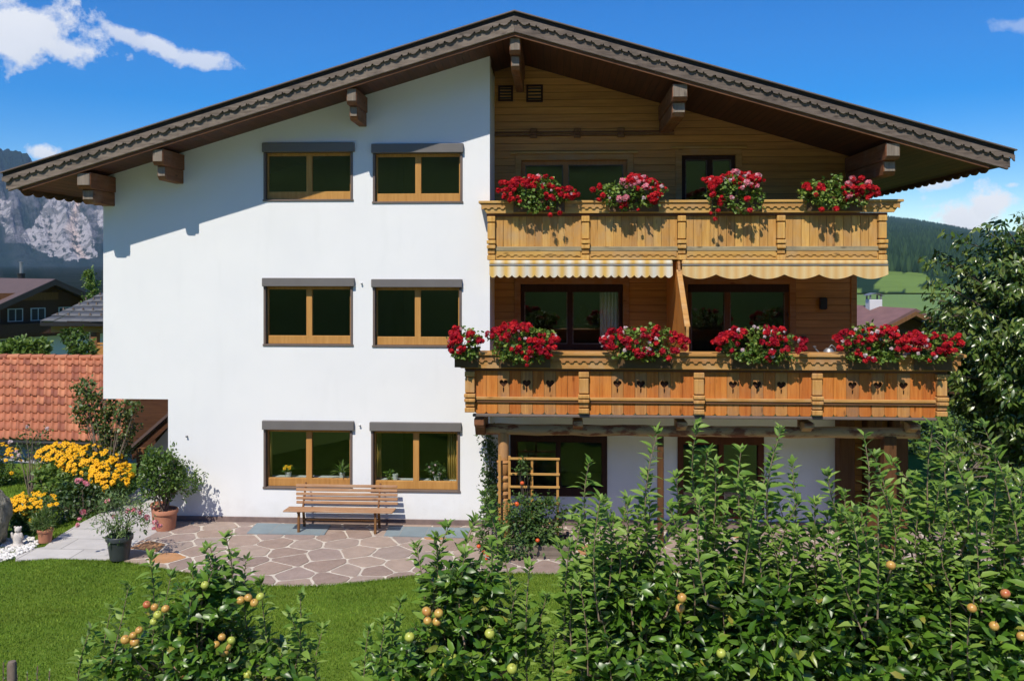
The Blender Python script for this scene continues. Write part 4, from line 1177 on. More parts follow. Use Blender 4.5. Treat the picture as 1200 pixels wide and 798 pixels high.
def shoot_leaves(p0, p1, bend, n, L0, upness=.62, taper=.55, spread=1.0, out=None, jit=.25, start=.08):
    """Leaves set spirally along a bent shoot from p0 to p1; returns the shoot's points and the leaf arrays."""
    p0 = np.asarray(p0, float); p1 = np.asarray(p1, float); bend = np.asarray(bend, float)
    t = np.linspace(start, 1.0, n) ; t = np.clip(t + rng.normal(0, .25 / max(n, 1), n), 0, 1)
    def pt(t): t = np.asarray(t)[:, None]; return p0 + (p1 - p0) * t + bend * (t * (1 - t)) * 4
    P = pt(t); D = unit(pt(np.minimum(t + .03, 1.03)) - pt(np.maximum(t - .03, -.03)))
    ang = np.arange(n) * 2.399 + rng.uniform(0, 6.28) + rng.normal(0, .3, n)
    ref = np.tile(np.array([[.31, .87, .38]]), (n, 1)); a = unit(np.cross(D, ref)); b = np.cross(D, a)
    radial = a * np.cos(ang)[:, None] + b * np.sin(ang)[:, None]
    up = upness + rng.normal(0, jit * .6, n)
    tip = (t > .9)
    up = np.where(tip, up + .5, up)
    A = unit(radial * spread + D * up[:, None] + rng.normal(0, jit, (n, 3)) * .6)
    N = unit(D * .9 - radial * .4 + np.array([-.1, -.45, .3]) + rng.normal(0, jit * 1.6, (n, 3)))
    L = L0 * (1 - taper * t ** 3) * rng.uniform(.5, 1.2, n)
    line = pt(np.linspace(0, 1, 5))
    return line, (P + radial * .004, A, N, L, L * rng.uniform(.34, .45, n))
def cat(lst): return [np.concatenate([x[i] for x in lst]) for i in range(5)]

APPLES = ('apple_yellow', 'apple_red', 'apple_green')
def apple_mesh():
    m = MB(); prof = []
    for i in range(13):
        a = math.pi * i / 12; r = math.sin(a) * (1 + .06 * math.cos(a)); z = -math.cos(a) * .9
        if i in (0, 12): r = .03
        if i == 12: z = .70
        if i == 11: z = .84
        if i == 0: z = -.78
        prof.append((max(r, .02), z))
    m.lathe(prof, (0, 0, 0), 14); return m

def fruit_tree(name, label, base, top, tips, body, n_body, apples, seed, group, leaf_len=.107, mature='apple_leaf', n_spur=0, limb_n=7, lean=(0, 0)):
    """Apple tree: tapered trunk with limbs, long leafy shoots to the given tips, spur leaves through the body."""
    global rng
    rng = np.random.default_rng(seed)
    bx, by = base
    root = thing(name, label, 'tree', (bx, by, 0), group)
    H = top
    m = MB()
    ax = [(bx + lean[0]*t*t + .05*math.sin(t*5+seed), by + lean[1]*t*t + .04*math.cos(t*4+seed), H*t) for t in np.linspace(0, 1, 9)]
    m.tube(ax, [.055*(1-t)**.8 + .006 for t in np.linspace(0, 1, 9)], 8)
    def axis(z):
        t = np.clip(z / H, 0, 1); return np.array([bx + lean[0]*t*t + .05*math.sin(t*5+seed), by + lean[1]*t*t + .04*math.cos(t*4+seed), z])
    young, old = [], []
    # limbs to ellipsoid body points
    limbs = []
    for (c, r, k) in body:
        for _ in range(k):
            d = rnd_dir(1)[0]; e = np.array(c) + d * np.array(r) * rng.uniform(.45, .95)
            z0 = np.clip(e[2] - rng.uniform(.25, .8), .5, H * .93)
            s = axis(z0); limbs.append((s, e))
    for s, e in limbs:
        bend = np.array([0, 0, -.06]) + rng.normal(0, .04, 3)
        line = [s + (e - s) * t + bend * t * (1 - t) * 4 for t in np.linspace(0, 1, 6)]
        m.tube(line, [.020*(1-t) + .004 for t in np.linspace(0, 1, 6)], 5, False)
        nn = 3
        for q in range(nn):                        # side shoots from each limb
            t = rng.uniform(.25, 1.0); p = line[min(5, int(t * 5))]
            d = unit(((e - s) / (np.linalg.norm(e - s) + 1e-6) * .6 + np.array([0, 0, .55]) + rng.normal(0, .55, 3))[None])[0]
            l = rng.uniform(.16, .42)
            sl, lv = shoot_leaves(p, p + d * l, rng.normal(0, .03, 3), int(9 + l * 34), leaf_len * 1.08, .75, .35)
            m.tube(sl, [.006, .005, .0045, .004, .003], 4, False); old.append(lv)
    for tip in tips:                               # long upright shoots with paler young leaves
        tip = np.array(tip[:3]); l = rng.uniform(.65, .95)
        s = np.array([tip[0] + rng.normal(0, .10), tip[1] + rng.normal(0, .10), tip[2] - l])
        sl, lv = shoot_leaves(s, tip, np.array([rng.normal(0, .06), rng.normal(0, .05), 0]), int(l * 58), leaf_len * 1.22, .8, .40)
        m.tube(sl, [.008, .0065, .005, .004, .003], 5, False); young.append(lv)
        k = int(rng.integers(5, 9)); d = rnd_dir(k) * .55 + np.array([0, 0, .9])     # rosette at the tip
        young.append((np.tile(tip, (k, 1)) + rng.normal(0, .008, (k, 3)), d, unit(np.array([0, 0, .4]) - rnd_dir(k) * .2 - d * np.array([1, 1, 0]) + np.array([0, -.3, 0])), leaf_len * rng.uniform(.45, .95, k), leaf_len * rng.uniform(.22, .36, k)))
        t0 = axis(np.clip(s[2] - .35, .4, H * .95)); m.tube([t0, (t0 + s) / 2 + np.array([0, 0, -.03]), s], [.016, .012, .009], 5, False)
    # loose leaves and spurs through the body
    P, A, N = [], [], []
    for (c, r, k) in body:
        nb = int(n_body * k / sum(b[2] for b in body))
        nc = max(6, nb // 7); cc = np.array(c) + rnd_dir(nc) * (rng.uniform(.15, 1, (nc, 1)) ** .45) * np.array(r)
        idx = rng.integers(0, nc, nb); d = rnd_dir(nb); d[:, 2] = np.abs(d[:, 2]) * .7 - .15; d = unit(d)
        P.append(cc[idx] + d * .02 + rng.normal(0, .018, (nb, 3))); A.append(d); N.append(unit(np.array([0, -.3, .8]) + rng.normal(0, .7, (nb, 3))))
    P, A, N = map(np.concatenate, (P, A, N)); L = leaf_len * rng.uniform(.65, 1.12, len(P))
    old.append((P, A, N, L, L * rng.uniform(.42, .54, len(P))))
    m.build('trunk', M['shoot'], root, smooth=True)
    o = cat(old); y = cat(young) if young else None
    if y:
        al = [np.concatenate([o[i], y[i]]) for i in range(5)]; mi = [0] * len(o[0]) + [1] * len(y[0])
    else: al, mi = o, [0] * len(o[0])
    n_ = len(al[0])
    leaves_obj('crown', al, [M[mature], M['young_leaf']], root, fold=rng.uniform(.12, .5, n_), curl=rng.uniform(.12, .75, n_), mi=mi)
    for (px, py, Y, r, kind) in apples:
        p = at(px, py, Y); am = apple_mesh(); q = Matrix.Rotation(rng.uniform(-.6, .6), 4, 'X') @ Matrix.Rotation(rng.uniform(-.6, .6), 4, 'Y')
        for v_ in am.bm.verts: v_.co = p + q @ (v_.co * r)
        ap = am.build('apple', M[APPLES[kind]], root, smooth=True)
        m = MB(); m.tube([p + q @ Vector((0, 0, r * .7)), p + q @ Vector((.1 * r, 0, r * 1.35))], [.0025, .002], 5); m.build('stalk', M['shoot'], ap)
    return root

G_AP = 'apple trees along the lower edge of the garden'
def tips_px(lst, Y): return [tuple(at(px, py, Y + dy)) for px, py, dy in lst]
def pt(px, py, Y): return tuple(at(px, py, Y))
# left tree
Y1 = -9.9
ap = [(181, 711, -.35, 0), (194, 713, -.35, 0), (185, 720, -.38, 2), (180, 728, -.36, 2), (172, 708, -.34, 1), (147, 749, -.4, 0), (156, 744, -.42, 0), (163, 738, -.42, 0), (158, 752, -.4, 0), (282, 703, -.3, 0), (291, 700, -.32, 0), (298, 706, -.34, 0), (305, 699, -.3, 2), (253, 755, -.42, 0), (260, 746, -.42, 0), (266, 757, -.42, 0), (263, 764, -.44, 0), (271, 750, -.4, 2), (207, 782, -.45, 0), (215, 779, -.45, 0), (214, 790, -.45, 0), (224, 786, -.45, 0), (290, 790, -.3, 2), (183, 764, -.3, 2), (240, 685, -.3, 2)]
fruit_tree('apple_tree', 'low apple tree bearing many yellow apples before the lawn and patio edge', gp(245, 1010), 2.62,
    tips_px([(265, 630, 0), (241, 644, .05), (288, 658, .1), (176, 655, 0), (225, 668, -.1), (305, 682, 0), (130, 714, .05), (352, 700, 0), (105, 738, 0), (378, 738, .1), (340, 720, -.1), (150, 690, 0), (200, 676, 0)], Y1),
    [(pt(240, 765, Y1), (.52, .45, .36), 14), (pt(242, 705, Y1), (.32, .30, .24), 7), (pt(150, 765, Y1), (.28, .3, .18), 5), (pt(325, 780, Y1), (.30, .32, .16), 4), (pt(245, 850, Y1), (.70, .6, .45), 8)],
    1900, [(a, b, Y1 + c * .6, rng.uniform(.030, .039), k) for a, b, c, k in ap], 21, G_AP)
# middle tree
ap = [(514, 718, -.4, 0), (500, 716, -.35, 0), (501, 727, -.4, 0), (512, 728, -.36, 0), (574, 742, -.4, 2), (480, 746, -.4, 2), (523, 779, -.45, 2), (545, 775, -.45, 2), (600, 783, -.4, 2), (530, 770, -.4, 2)]
fruit_tree('apple_tree', 'bushy apple tree with two golden apples in front of the raised bed', gp(545, 1010), 2.55,
    tips_px([(525, 618, 0), (510, 630, 0), (488, 640, .05), (556, 612, .05), (565, 580, .1), (590, 650, .1), (620, 665, 0), (450, 730, 0), (432, 738, .05), (650, 745, 0), (632, 730, .1), (575, 640, -.05), (470, 705, 0), (605, 690, 0), (640, 700, 0), (545, 650, -.1)], Y1),
    [(pt(540, 765, Y1), (.44, .42, .38), 14), (pt(545, 695, Y1), (.28, .28, .26), 8), (pt(480, 778, Y1), (.26, .3, .18), 5), (pt(600, 742, Y1), (.22, .25, .18), 4), (pt(540, 850, Y1), (.62, .6, .45), 8)],
    2100, [(a, b, Y1 + c * .7, rng.uniform(.030, .042), k) for a, b, c, k in ap], 22, G_AP)
# the dense row on the right: four trees whose crowns run together
Y2 = -9.9
T1 = [(690, 543, 0), (672, 600, .05), (708, 590, 0), (770, 508, 0), (757, 560, .1), (735, 590, -.1), (720, 610, .1), (748, 600, 0), (655, 640, 0), (792, 560, .1), (785, 595, -.1), (700, 640, -.1), (760, 620, -.15)]
T2 = [(817, 500, 0), (829, 530, .1), (868, 530, .05), (872, 565, -.1), (845, 562, 0), (914, 508, 0), (903, 540, .1), (928, 545, 0), (885, 590, -.1), (820, 580, -.1), (850, 600, -.15), (935, 590, -.1), (838, 545, -.05)]
T3 = [(970, 556, 0), (955, 590, -.1), (1013, 513, 0), (1045, 542, .05), (1028, 560, -.1), (990, 580, 0), (1060, 580, 0), (1010, 600, -.1), (1075, 560, .1), (980, 620, -.15), (1040, 610, -.15), (1025, 535, .05)]
T4 = [(1093, 500, 0), (1110, 512, .1), (1120, 540, -.05), (1152, 498, .05), (1166, 530, 0), (1180, 555, .1), (1198, 560, 0), (1136, 570, -.1), (1100, 575, -.1), (1155, 590, -.15), (1185, 600, -.1), (1210, 540, .1), (1110, 610, -.15), (1170, 640, -.1)]
def rowtree(cx, tips, apples, seed, label, extra=0):
    g = np.random.default_rng(seed + 500)
    more = [(cx + g.uniform(-78, 78), g.uniform(580, 705), g.uniform(-.4, .25)) for _ in range(19)]
    b = [(pt(cx, 750, Y2), (.60, .55, .40), 17), (pt(cx, 690, Y2 + .05), (.50, .42, .22), 9), (pt(cx, 840, Y2 - .1), (.70, .66, .45), 10)]
    return fruit_tree('apple_tree', label, gp(cx, 1010), 2.95, tips_px(tips + more, Y2), b, 3700, [(px, py, Y2 - .5 + rng.uniform(-.1, .1), .036, k) for px, py, k in apples], seed, G_AP)
rowtree(742, T1, [(799, 700, 0), (797, 712, 0)], 31, 'dense apple tree with one lone tall shoot, before the white ground-floor wall')
rowtree(872, T2, [(845, 765, 2)], 32, 'dense apple tree whose twin tall shoots cross the log beam')
rowtree(1015, T3, [(1044, 662, 0), (1139, 712, 0)], 33, 'dense apple tree in front of the brown timber piers')
rowtree(1145, T4, [(1178, 695, 1), (1165, 733, 0), (1197, 745, 0)], 34, 'dense apple tree with a red apple beside the cherry tree')
rng = np.random.default_rng(77)
# sprigs by the stake
sp = thing('garden_sprig', 'small leafy sprig beside the wooden stake at the lower edge', 'plant', gnd(30, 1000))
q = []; m = MB()
for a, b in ((4, 776), (32, 789), (44, 780), (58, 786), (20, 790)):
    t = np.array(at(a, b, -10.2)); s = t - np.array([rng.normal(0, .05), 0, 1.7]); sl, lv = shoot_leaves(s, t, (0, 0, 0), 36, .07, start=.6); q.append(lv); m.tube(sl, .006, 4, False)
m.build('stem', M['shoot'], sp); leaves_obj('foliage', cat(q), M['apple_leaf'], sp)

# ---- cherry tree at the right corner
def cherry():
    global rng
    rng = np.random.default_rng(41)
    c = at(1200, 420, .2); bx, by = c.x + .1, c.y
    root = thing('cherry_tree', 'large cherry tree with long drooping leaves at the right corner of the house', 'tree', (bx, by, 0))
    m = MB(); H = 5.6
    m.tube([(bx + .06*math.sin(3*t), by, H*t) for t in np.linspace(0, 1, 9)], [.15*(1-t)+.02 for t in np.linspace(0, 1, 9)], 10)
    lists = []
    tips = []
    for _ in range(470):
        d = rnd_dir(1)[0]; d[2] = d[2] * .9 + .1
        e = np.array([bx, by, 3.4]) + d * np.array([1.85, 1.8, 2.35]) * rng.uniform(.5, 1.0)
        if e[2] < .6: continue
        tips.append(e)
    for px, py in ((1100, 300), (1092, 305), (1118, 282), (1150, 268), (1175, 264), (1198, 254), (1095, 330), (1088, 350), (1140, 300), (1215, 250), (1170, 280), (1130, 320), (1195, 275), (1105, 370), (1090, 395), (1100, 470), (1092, 500), (1100, 530), (1120, 515), (1130, 550), (1150, 575), (1115, 565), (1145, 530), (1170, 560), (1190, 590), (1110, 440), (1135, 470), (1160, 500), (1097, 550), (1125, 590)): tips.append(np.array(at(px, py, rng.uniform(-.6, .6))))
    for e in tips:
        s = np.array([bx, by, np.clip(e[2] - rng.uniform(.4, 1.2), 1.0, 5.0)])
        line = [s + (e - s)*t + np.array([0, 0, .22])*t*(1-t)*2 for t in np.linspace(0, 1, 7)]
        m.tube(line, [.028*(1-t)+.004 for t in np.linspace(0, 1, 7)], 5, False)
        for t in (.4, .55, .66, .76, .86, .94, 1.0, 1.0):          # drooping leaf bunches
            p = line[min(6, int(t*6.0))] + rng.normal(0, .07, 3); k = int(rng.integers(8, 14))
            d = rnd_dir(k); d[:, 2] = -np.abs(d[:, 2])*.9 - .35; d += unit((e - s)[None]) * .5
            P = p + rng.normal(0, .06, (k, 3)); L = rng.uniform(.11, .18, k)
            N = unit(rnd_dir(k)*.7 + np.array([0, -.5, .8])); lists.append((P, d, N, L, L*rng.uniform(.32, .42, k)))
    m.build('trunk', M['bark'], root, smooth=True)
    al = cat(lists); n_ = len(al[0])
    leaves_obj('crown', al, M['cherry_leaf'], root, fold=rng.uniform(.1, .4, n_), curl=rng.uniform(.05, .4, n_))
cherry()
rng = np.random.default_rng(99)

# ---- generic bush
def leaf_cloud(c, r, n, L0, clump=.12, per=9, up=.6, wid=.5, flat=.45, hollow=.35):
    nc = max(4, n // per); d = rnd_dir(nc)
    cc = np.array(c) + d * np.array(r) * (rng.uniform(hollow, 1, (nc, 1)) ** .6)
    out = unit(d * np.array([1, 1, .8]))
    idx = rng.integers(0, nc, n); A = unit(out[idx] * .6 + np.array([0, 0, up * .5]) + rnd_dir(n) * .8)
    P = cc[idx] + rng.normal(0, clump * .5, (n, 3)); N = unit(out[idx] * .4 + np.array([0, 0, .9]) + rng.normal(0, flat, (n, 3)))
    L = L0 * rng.uniform(.6, 1.2, n); return (P, A, N, L, L * wid * rng.uniform(.85, 1.15, n))
def stems(m, base, c, r, n, rad):
    for _ in range(n):
        e = np.array(c) + rnd_dir(1)[0] * np.array(r) * .8; b = np.array(base) + rng.normal(0, .04, 3) * np.array([1, 1, 0])
        mid_ = (b + e) / 2 + np.array([0, 0, .08]); m.tube([b, mid_, e], [rad, rad*.7, rad*.35], 5, False)
def pot(name, label, base, r, h, mat_, flare=1.22, group=None, saucer=False):
    o = thing(name, label, 'potted plant', base, group)
    m = MB(); b = Vector(base)
    pr = [(r/flare*.86, 0), (r/flare*.98, h*.03), (r*.95, h*.80), (r*1.05, h*.82), (r*1.06, h*.97), (r*1.02, h), (r*.92, h), (r*.90, h*.90)]
    m.lathe(pr, b, 28); m.build('flowerpot', M[mat_], o, smooth='auto')
    m = MB(); m.lathe([(r*.89, h*.86), (r*.5, h*.885), (.01, h*.89)], b, 20); m.build('soil', M['soil'], o)
    return o

# flower heads: a few shared meshes, copied
def head_mesh(name, mats, r, nfl, fl, seed, domed=1.0):
    g = np.random.default_rng(seed); d = unit(g.normal(size=(nfl, 3)) + np.array([0, -.25, .35])); P = d * r * g.uniform(.8, 1.05, (nfl, 1))
    V, T, mi = [], [], []
    k = 0
    for i in range(nfl):
        n = unit((d[i] + g.normal(0, .35, 3))[None])[0]; a = unit(np.cross(n, [.3, .5, .81])[None])[0]; b = np.cross(n, a); rr = fl * g.uniform(.8, 1.2); ph = g.uniform(0, 6.28)
        V.append(P[i] - n * rr * .25)
        for q in range(5):
            an = ph + q * 2*np.pi/5; V.append(P[i] + (a*np.cos(an - .42) + b*np.sin(an - .42))*rr*.95); V.append(P[i] + (a*np.cos(an) + b*np.sin(an))*rr*1.12 + n*rr*.1); V.append(P[i] + (a*np.cos(an+.42) + b*np.sin(an+.42))*rr*.95)
            T += [(k, k+1+q*3, k+2+q*3), (k, k+2+q*3, k+3+q*3)]
        k += 16; mi += [0 if g.uniform() < .85 else len(mats)-1]*10
    o = mesh_np(name, np.array(V), np.array(T), mats, None, False, mi)
    me = o.data; bpy.data.objects.remove(o); return me
HEADS = {'red': [head_mesh('flower_head', [M['red_petal'], M['crimson_petal']], .042, 34, .021, s) for s in (1, 2, 3)],
         'crimson': [head_mesh('flower_head', [M['crimson_petal'], M['red_petal']], .042, 34, .021, s) for s in (4, 5)],
         'pink': [head_mesh('flower_head', [M['pink_petal'], M['white_petal']], .045, 30, .023, s) for s in (6, 7)],
         'white': [head_mesh('flower_head', [M['white_petal'], M['pink_petal']], .040, 24, .022, s) for s in (8,)]}
def put(me, name, parent, p, s=1.0, rot=None):
    o = bpy.data.objects.new(name, me); COL.objects.link(o); adopt(o, parent)
    o.location = p; o.scale = (s, s, s)
    o.rotation_euler = rot if rot is not None else (rng.uniform(-.5, .5), rng.uniform(-.5, .5), rng.uniform(0, 6.28))
    return o

def flower_box(px0, px1, py0, py1, Y, zrail, ztop_band, label, mix, seed, nheads, group, proj=.16, droop=()):
    """Planter on the rail with geraniums spilling over its front."""
    global rng
    rng = np.random.default_rng(seed)
    x0, x1 = X(px0, Y - proj), X(px1, Y - proj); cx = (x0 + x1) / 2; ztop = Z(py0, Y - proj, (px0+px1)/2); zlow = Z(py1, Y - proj, (px0+px1)/2)
    root = thing('geranium_box', label, 'flower box', (cx, Y - .1, zrail), group)
    m = MB(); w0, w1 = x0 + .2*(x1-x0), x1 - .16*(x1-x0)
    m.box(w0, w1, Y - .155, Y - .13, ztop_band + .02, zrail + .05); m.box(w0, w1, Y + .03, Y + .05, zrail + .004, zrail + .07); m.box(w0, w0 + .02, Y - .13, Y + .03, zrail + .004, zrail + .07); m.box(w1 - .02, w1, Y - .13, Y + .03, zrail + .004, zrail + .07); m.box(w0 + .02, w1 - .02, Y - .13, Y + .03, zrail + .004, zrail + .055)
    m.build('planter', M['planter'], root, bevel=.004)
    zc_ = zrail + (ztop - zrail) * .38; rz = (ztop - zrail) * .62; rx = (x1 - x0) / 2 * .97
    L = []
    L.append(leaf_cloud((cx, Y - .14, zc_), (rx * .92, .25, rz * .92), int(520 * (x1-x0)), .066, .05, 6, .5, .95, .5, .3))
    L.append(leaf_cloud((cx, Y - .27, zrail - .02), (rx * .80, .10, max(.08, (zrail - zlow) * .75)), int(230 * (x1-x0)), .06, .04, 5, -.3, .95, .5, .3))
    leaves_obj('foliage', cat(L), M['geranium_leaf'], root, fold=.12, curl=.15)
    m = MB()
    names, ws = zip(*mix); ws = np.array(ws) / sum(ws)
    nheads = int(nheads * 2.35)
    hot = rng.uniform(-1, 1, 2)                      # colours grow in patches, one plant beside the next
    nc = max(5, nheads // 5); cu, ct = rng.uniform(-1, 1, nc), np.where(rng.uniform(size=nc) < .8, rng.uniform(-.1, 1.45, nc), rng.uniform(-.6, .2, nc)); ce = rng.uniform(.76, 1.08, nc)
    for k in range(nheads):
        q_ = int(rng.integers(0, nc)); u = float(np.clip(cu[q_] + rng.normal(0, .10), -1.05, 1.05)); th = ct[q_] + rng.normal(0, .22)
        hx = cx + u * rx; env = math.sqrt(max(.06, 1 - u*u*.82)); e = env * ce[q_] * rng.uniform(.9, 1.1)
        y = Y - .15 - .27 * e * math.cos(th); z = zc_ + rz * e * math.sin(th) + (0 if th > 0 else -.06)
        if k < len(droop): hx, z = X(droop[k][0], Y - .36), Z(droop[k][1], Y - .36, droop[k][0]); y = Y - .36
        kk = names[int(rng.choice(len(names), p=ws))]
        if kk == 'pink' and abs(u - hot[0]) > .5: kk = names[0]
        me = HEADS[kk][int(rng.integers(0, len(HEADS[kk])))]
        put(me, 'flower_head', root, (hx, y, z), rng.uniform(.6, 1.3) * (.62 if kk == 'white' else 1.0))
        b = np.array([hx * .8 + cx * .2, Y - .05, zrail + .06]); m.tube([b, (b + np.array([hx, y, z]))/2 + np.array([0, -.03, .03]), (hx, y, z)], .003, 4, False)
    m.build('flower_stalk', M['stem'], root)
    return root
zrU, zbU = Z(235.2, YU, 800), Z(250, YU, 800); zrL, zbL = Z(413.3, YL, 830), Z(432.5, YL, 830)
GU, GL = 'flower boxes on the upper balcony', 'flower boxes on the lower balcony'
rd = [('red', .72), ('crimson', .18), ('pink', .05), ('white', .05)]
pk = [('red', .5), ('pink', .42), ('white', .08)]
cr = [('crimson', .5), ('red', .38), ('white', .12)]
flower_box(583, 677, 207, 252, YU, zrU, zbU, 'box of red geraniums on the upper balcony, nearest the white wall', rd, 51, 44, GU, droop=((645, 252), (656, 250), (642, 244)))
flower_box(695, 787, 208, 247, YU, zrU, zbU, 'box of red and soft pink geraniums on the upper balcony', pk, 52, 42, GU, droop=((748, 246), (728, 243)))
flower_box(816, 908, 203, 255, YU, zrU, zbU, 'box of red geraniums trailing low before the dark upper balcony door', [('red', .72), ('pink', .2), ('white', .08)], 53, 42, GU, droop=((838, 257), (833, 250), (842, 247), (879, 247)))
flower_box(926, 1027, 207, 246, YU, zrU, zbU, 'leafy box with few red geraniums at the right end of the upper balcony', [('red', .8), ('pink', .12), ('crimson', .08)], 54, 24, GU, droop=((980, 245), (963, 246)))
flower_box(524, 567, 382, 414, YL, zrL, zbL, 'small box of crimson geraniums on the corner of the lower balcony by the windows', cr, 55, 24, GL, droop=((529, 411), (531, 404)))
flower_box(567, 660, 379, 425, YL, zrL, zbL, 'box of crimson geraniums on the lower balcony with a long drooping stem', cr, 56, 44, GL, droop=((617, 428), (617, 420), (606, 411)))
flower_box(704, 804, 381, 420, YL, zrL, zbL, 'box of crimson and white geraniums on the lower balcony below the privacy screen', [('crimson', .45), ('red', .3), ('white', .25)], 57, 42, GL, droop=((784, 420), (793, 411), (743, 411)))
flower_box(836, 942, 383, 424, YL, zrL, zbL, 'box of red geraniums on the lower balcony before the wide sliding door', [('crimson', .4), ('red', .42), ('white', .18)], 58, 44, GL, droop=((902, 423), (935, 411), (858, 411)))
flower_box(976, 1068, 379, 424, YL, zrL, zbL, 'box of crimson and white geraniums on the lower balcony beyond the timber corner', [('crimson', .45), ('red', .35), ('white', .2)], 59, 46, GL, droop=((1014, 423), (984, 408)))
flower_box(1058, 1127, 385, 417, YL, zrL, zbL, 'box of crimson geraniums at the lower balcony end beside the cherry tree', cr, 60, 34, GL, droop=((1076, 414),))
rng = np.random.default_rng(123)

# ---- pots
b = gnd(194, 621.5); b.z = .022
o = pot('potted_laurel', 'bushy green laurel in a terracotta pot at the corner of the white wall', b, .225, .40, 'terracotta')
m = MB(); c1 = Vector(b) + Vector((-.02, .05, 1.0)); stems(m, (b.x, b.y, .38), c1, (.45, .4, .5), 14, .014); m.build('stem', M['bark'], o, smooth=True)
L = [leaf_cloud(c1 + Vector((-.08, 0, .0)), (.44, .4, .46), 2900, .085, .09, 9, .8, .45), leaf_cloud(c1 + Vector((.42, .05, -.05)), (.22, .22, .4), 480, .07, .08, 8, .6, .45), leaf_cloud(c1 + Vector((.66, .05, -.02)), (.10, .12, .18), 90, .06, .06, 6, .6, .5), leaf_cloud(c1 + Vector((.14, .02, .40)), (.09, .12, .26), 180, .07, .05, 6, 1.2, .45), leaf_cloud(c1 + Vector((-.28, .02, .34)), (.18, .18, .24), 320, .07, .06, 8, 1.2, .45)]
leaves_obj('foliage', cat(L), M['shrub_leaf'], o, fold=.2, curl=.15)
b2 = gnd(187, 611.5); b2.z = .022
o = pot('terracotta_planter', 'second terracotta pot half hidden behind the potted laurel', b2, .17, .36, 'terracotta'); o['category'] = 'flowerpot'
b = gnd(140, 657); b.z = .03
o = pot('potted_oleander', 'loose pink-flowering oleander in a charcoal glazed pot at the patio corner', b, .215, .42, 'darkpot', 1.35)
c = Vector(b) + Vector((.0, .05, .78)); m = MB(); stems(m, (b.x, b.y, .38), c, (.62, .4, .38), 26, .007); m.build('stem', M['stem'], o)
L = [leaf_cloud(c, (.62, .42, .36), 820, .085, .10, 5, .3, .26), leaf_cloud((b.x, b.y, .5), (.24, .22, .18), 320, .07, .06, 6, .2, .3)]
leaves_obj('foliage', cat(L), M['olive_leaf'], o, curl=.3)
for k, (px, py) in enumerate(((93, 608), (97, 600), (91, 615), (157, 597), (164, 600), (150, 599), (172, 606), (182, 612), (180, 619), (148, 620), (133, 605), (187, 616))):
    put(HEADS['pink'][k % 2], 'flower_head', o, at(px, py, b.y - .1 + .2*rng.uniform()), rng.uniform(.6, 1.0))
b = gnd(53, 636.5); b.z = .022
o = pot('potted_grass', 'small terracotta pot with feathery green plant on the path beside yellow flowers', b, .135, .25, 'terracotta')
leaves_obj('foliage', cat([leaf_cloud((b.x - .04, b.y, .42), (.22, .2, .22), 900, .085, .05, 10, 1.4, .12)]), M['shrub_leaf'], o)
m = MB(); stems(m, (b.x, b.y, .22), (b.x - .04, b.y, .42), (.16, .15, .16), 16, .004); m.build('stem', M['stem'], o)

# ---- yellow coneflowers
def cone_head(seed):
    g = np.random.default_rng(seed); V, T, mi = [], [], []; k = 0
    for q in range(11):
        a = q * 2*np.pi/11 + g.normal(0, .08); l = .042 * g.uniform(.85, 1.15); dz = -.010 * g.uniform(0, 1.6); w = .012
        d = np.array([np.cos(a), np.sin(a), 0]); s = np.array([-np.sin(a), np.cos(a), 0])
        V += [d*.006, d*l*.6 + s*w + [0, 0, .004], d*l*.6 - s*w + [0, 0, .004], d*l + [0, 0, dz]]; T += [(k, k+2, k+1), (k+1, k+2, k+3)]; mi += [0, 0]; k += 4
    for q in range(6):
        a = q*2*np.pi/6; V.append(np.array([np.cos(a)*.007, np.sin(a)*.007, .003]))
    V.append(np.array([0, 0, .016]))
    for q in range(6): T.append((k+q, k+(q+1) % 6, k+6)); mi.append(1)
    o = mesh_np('flower_head', np.array(V), np.array(T), [M['yellow_petal'], M['cone']], None, False, mi); me = o.data; bpy.data.objects.remove(o); return me
CONES = [cone_head(s) for s in range(4)]
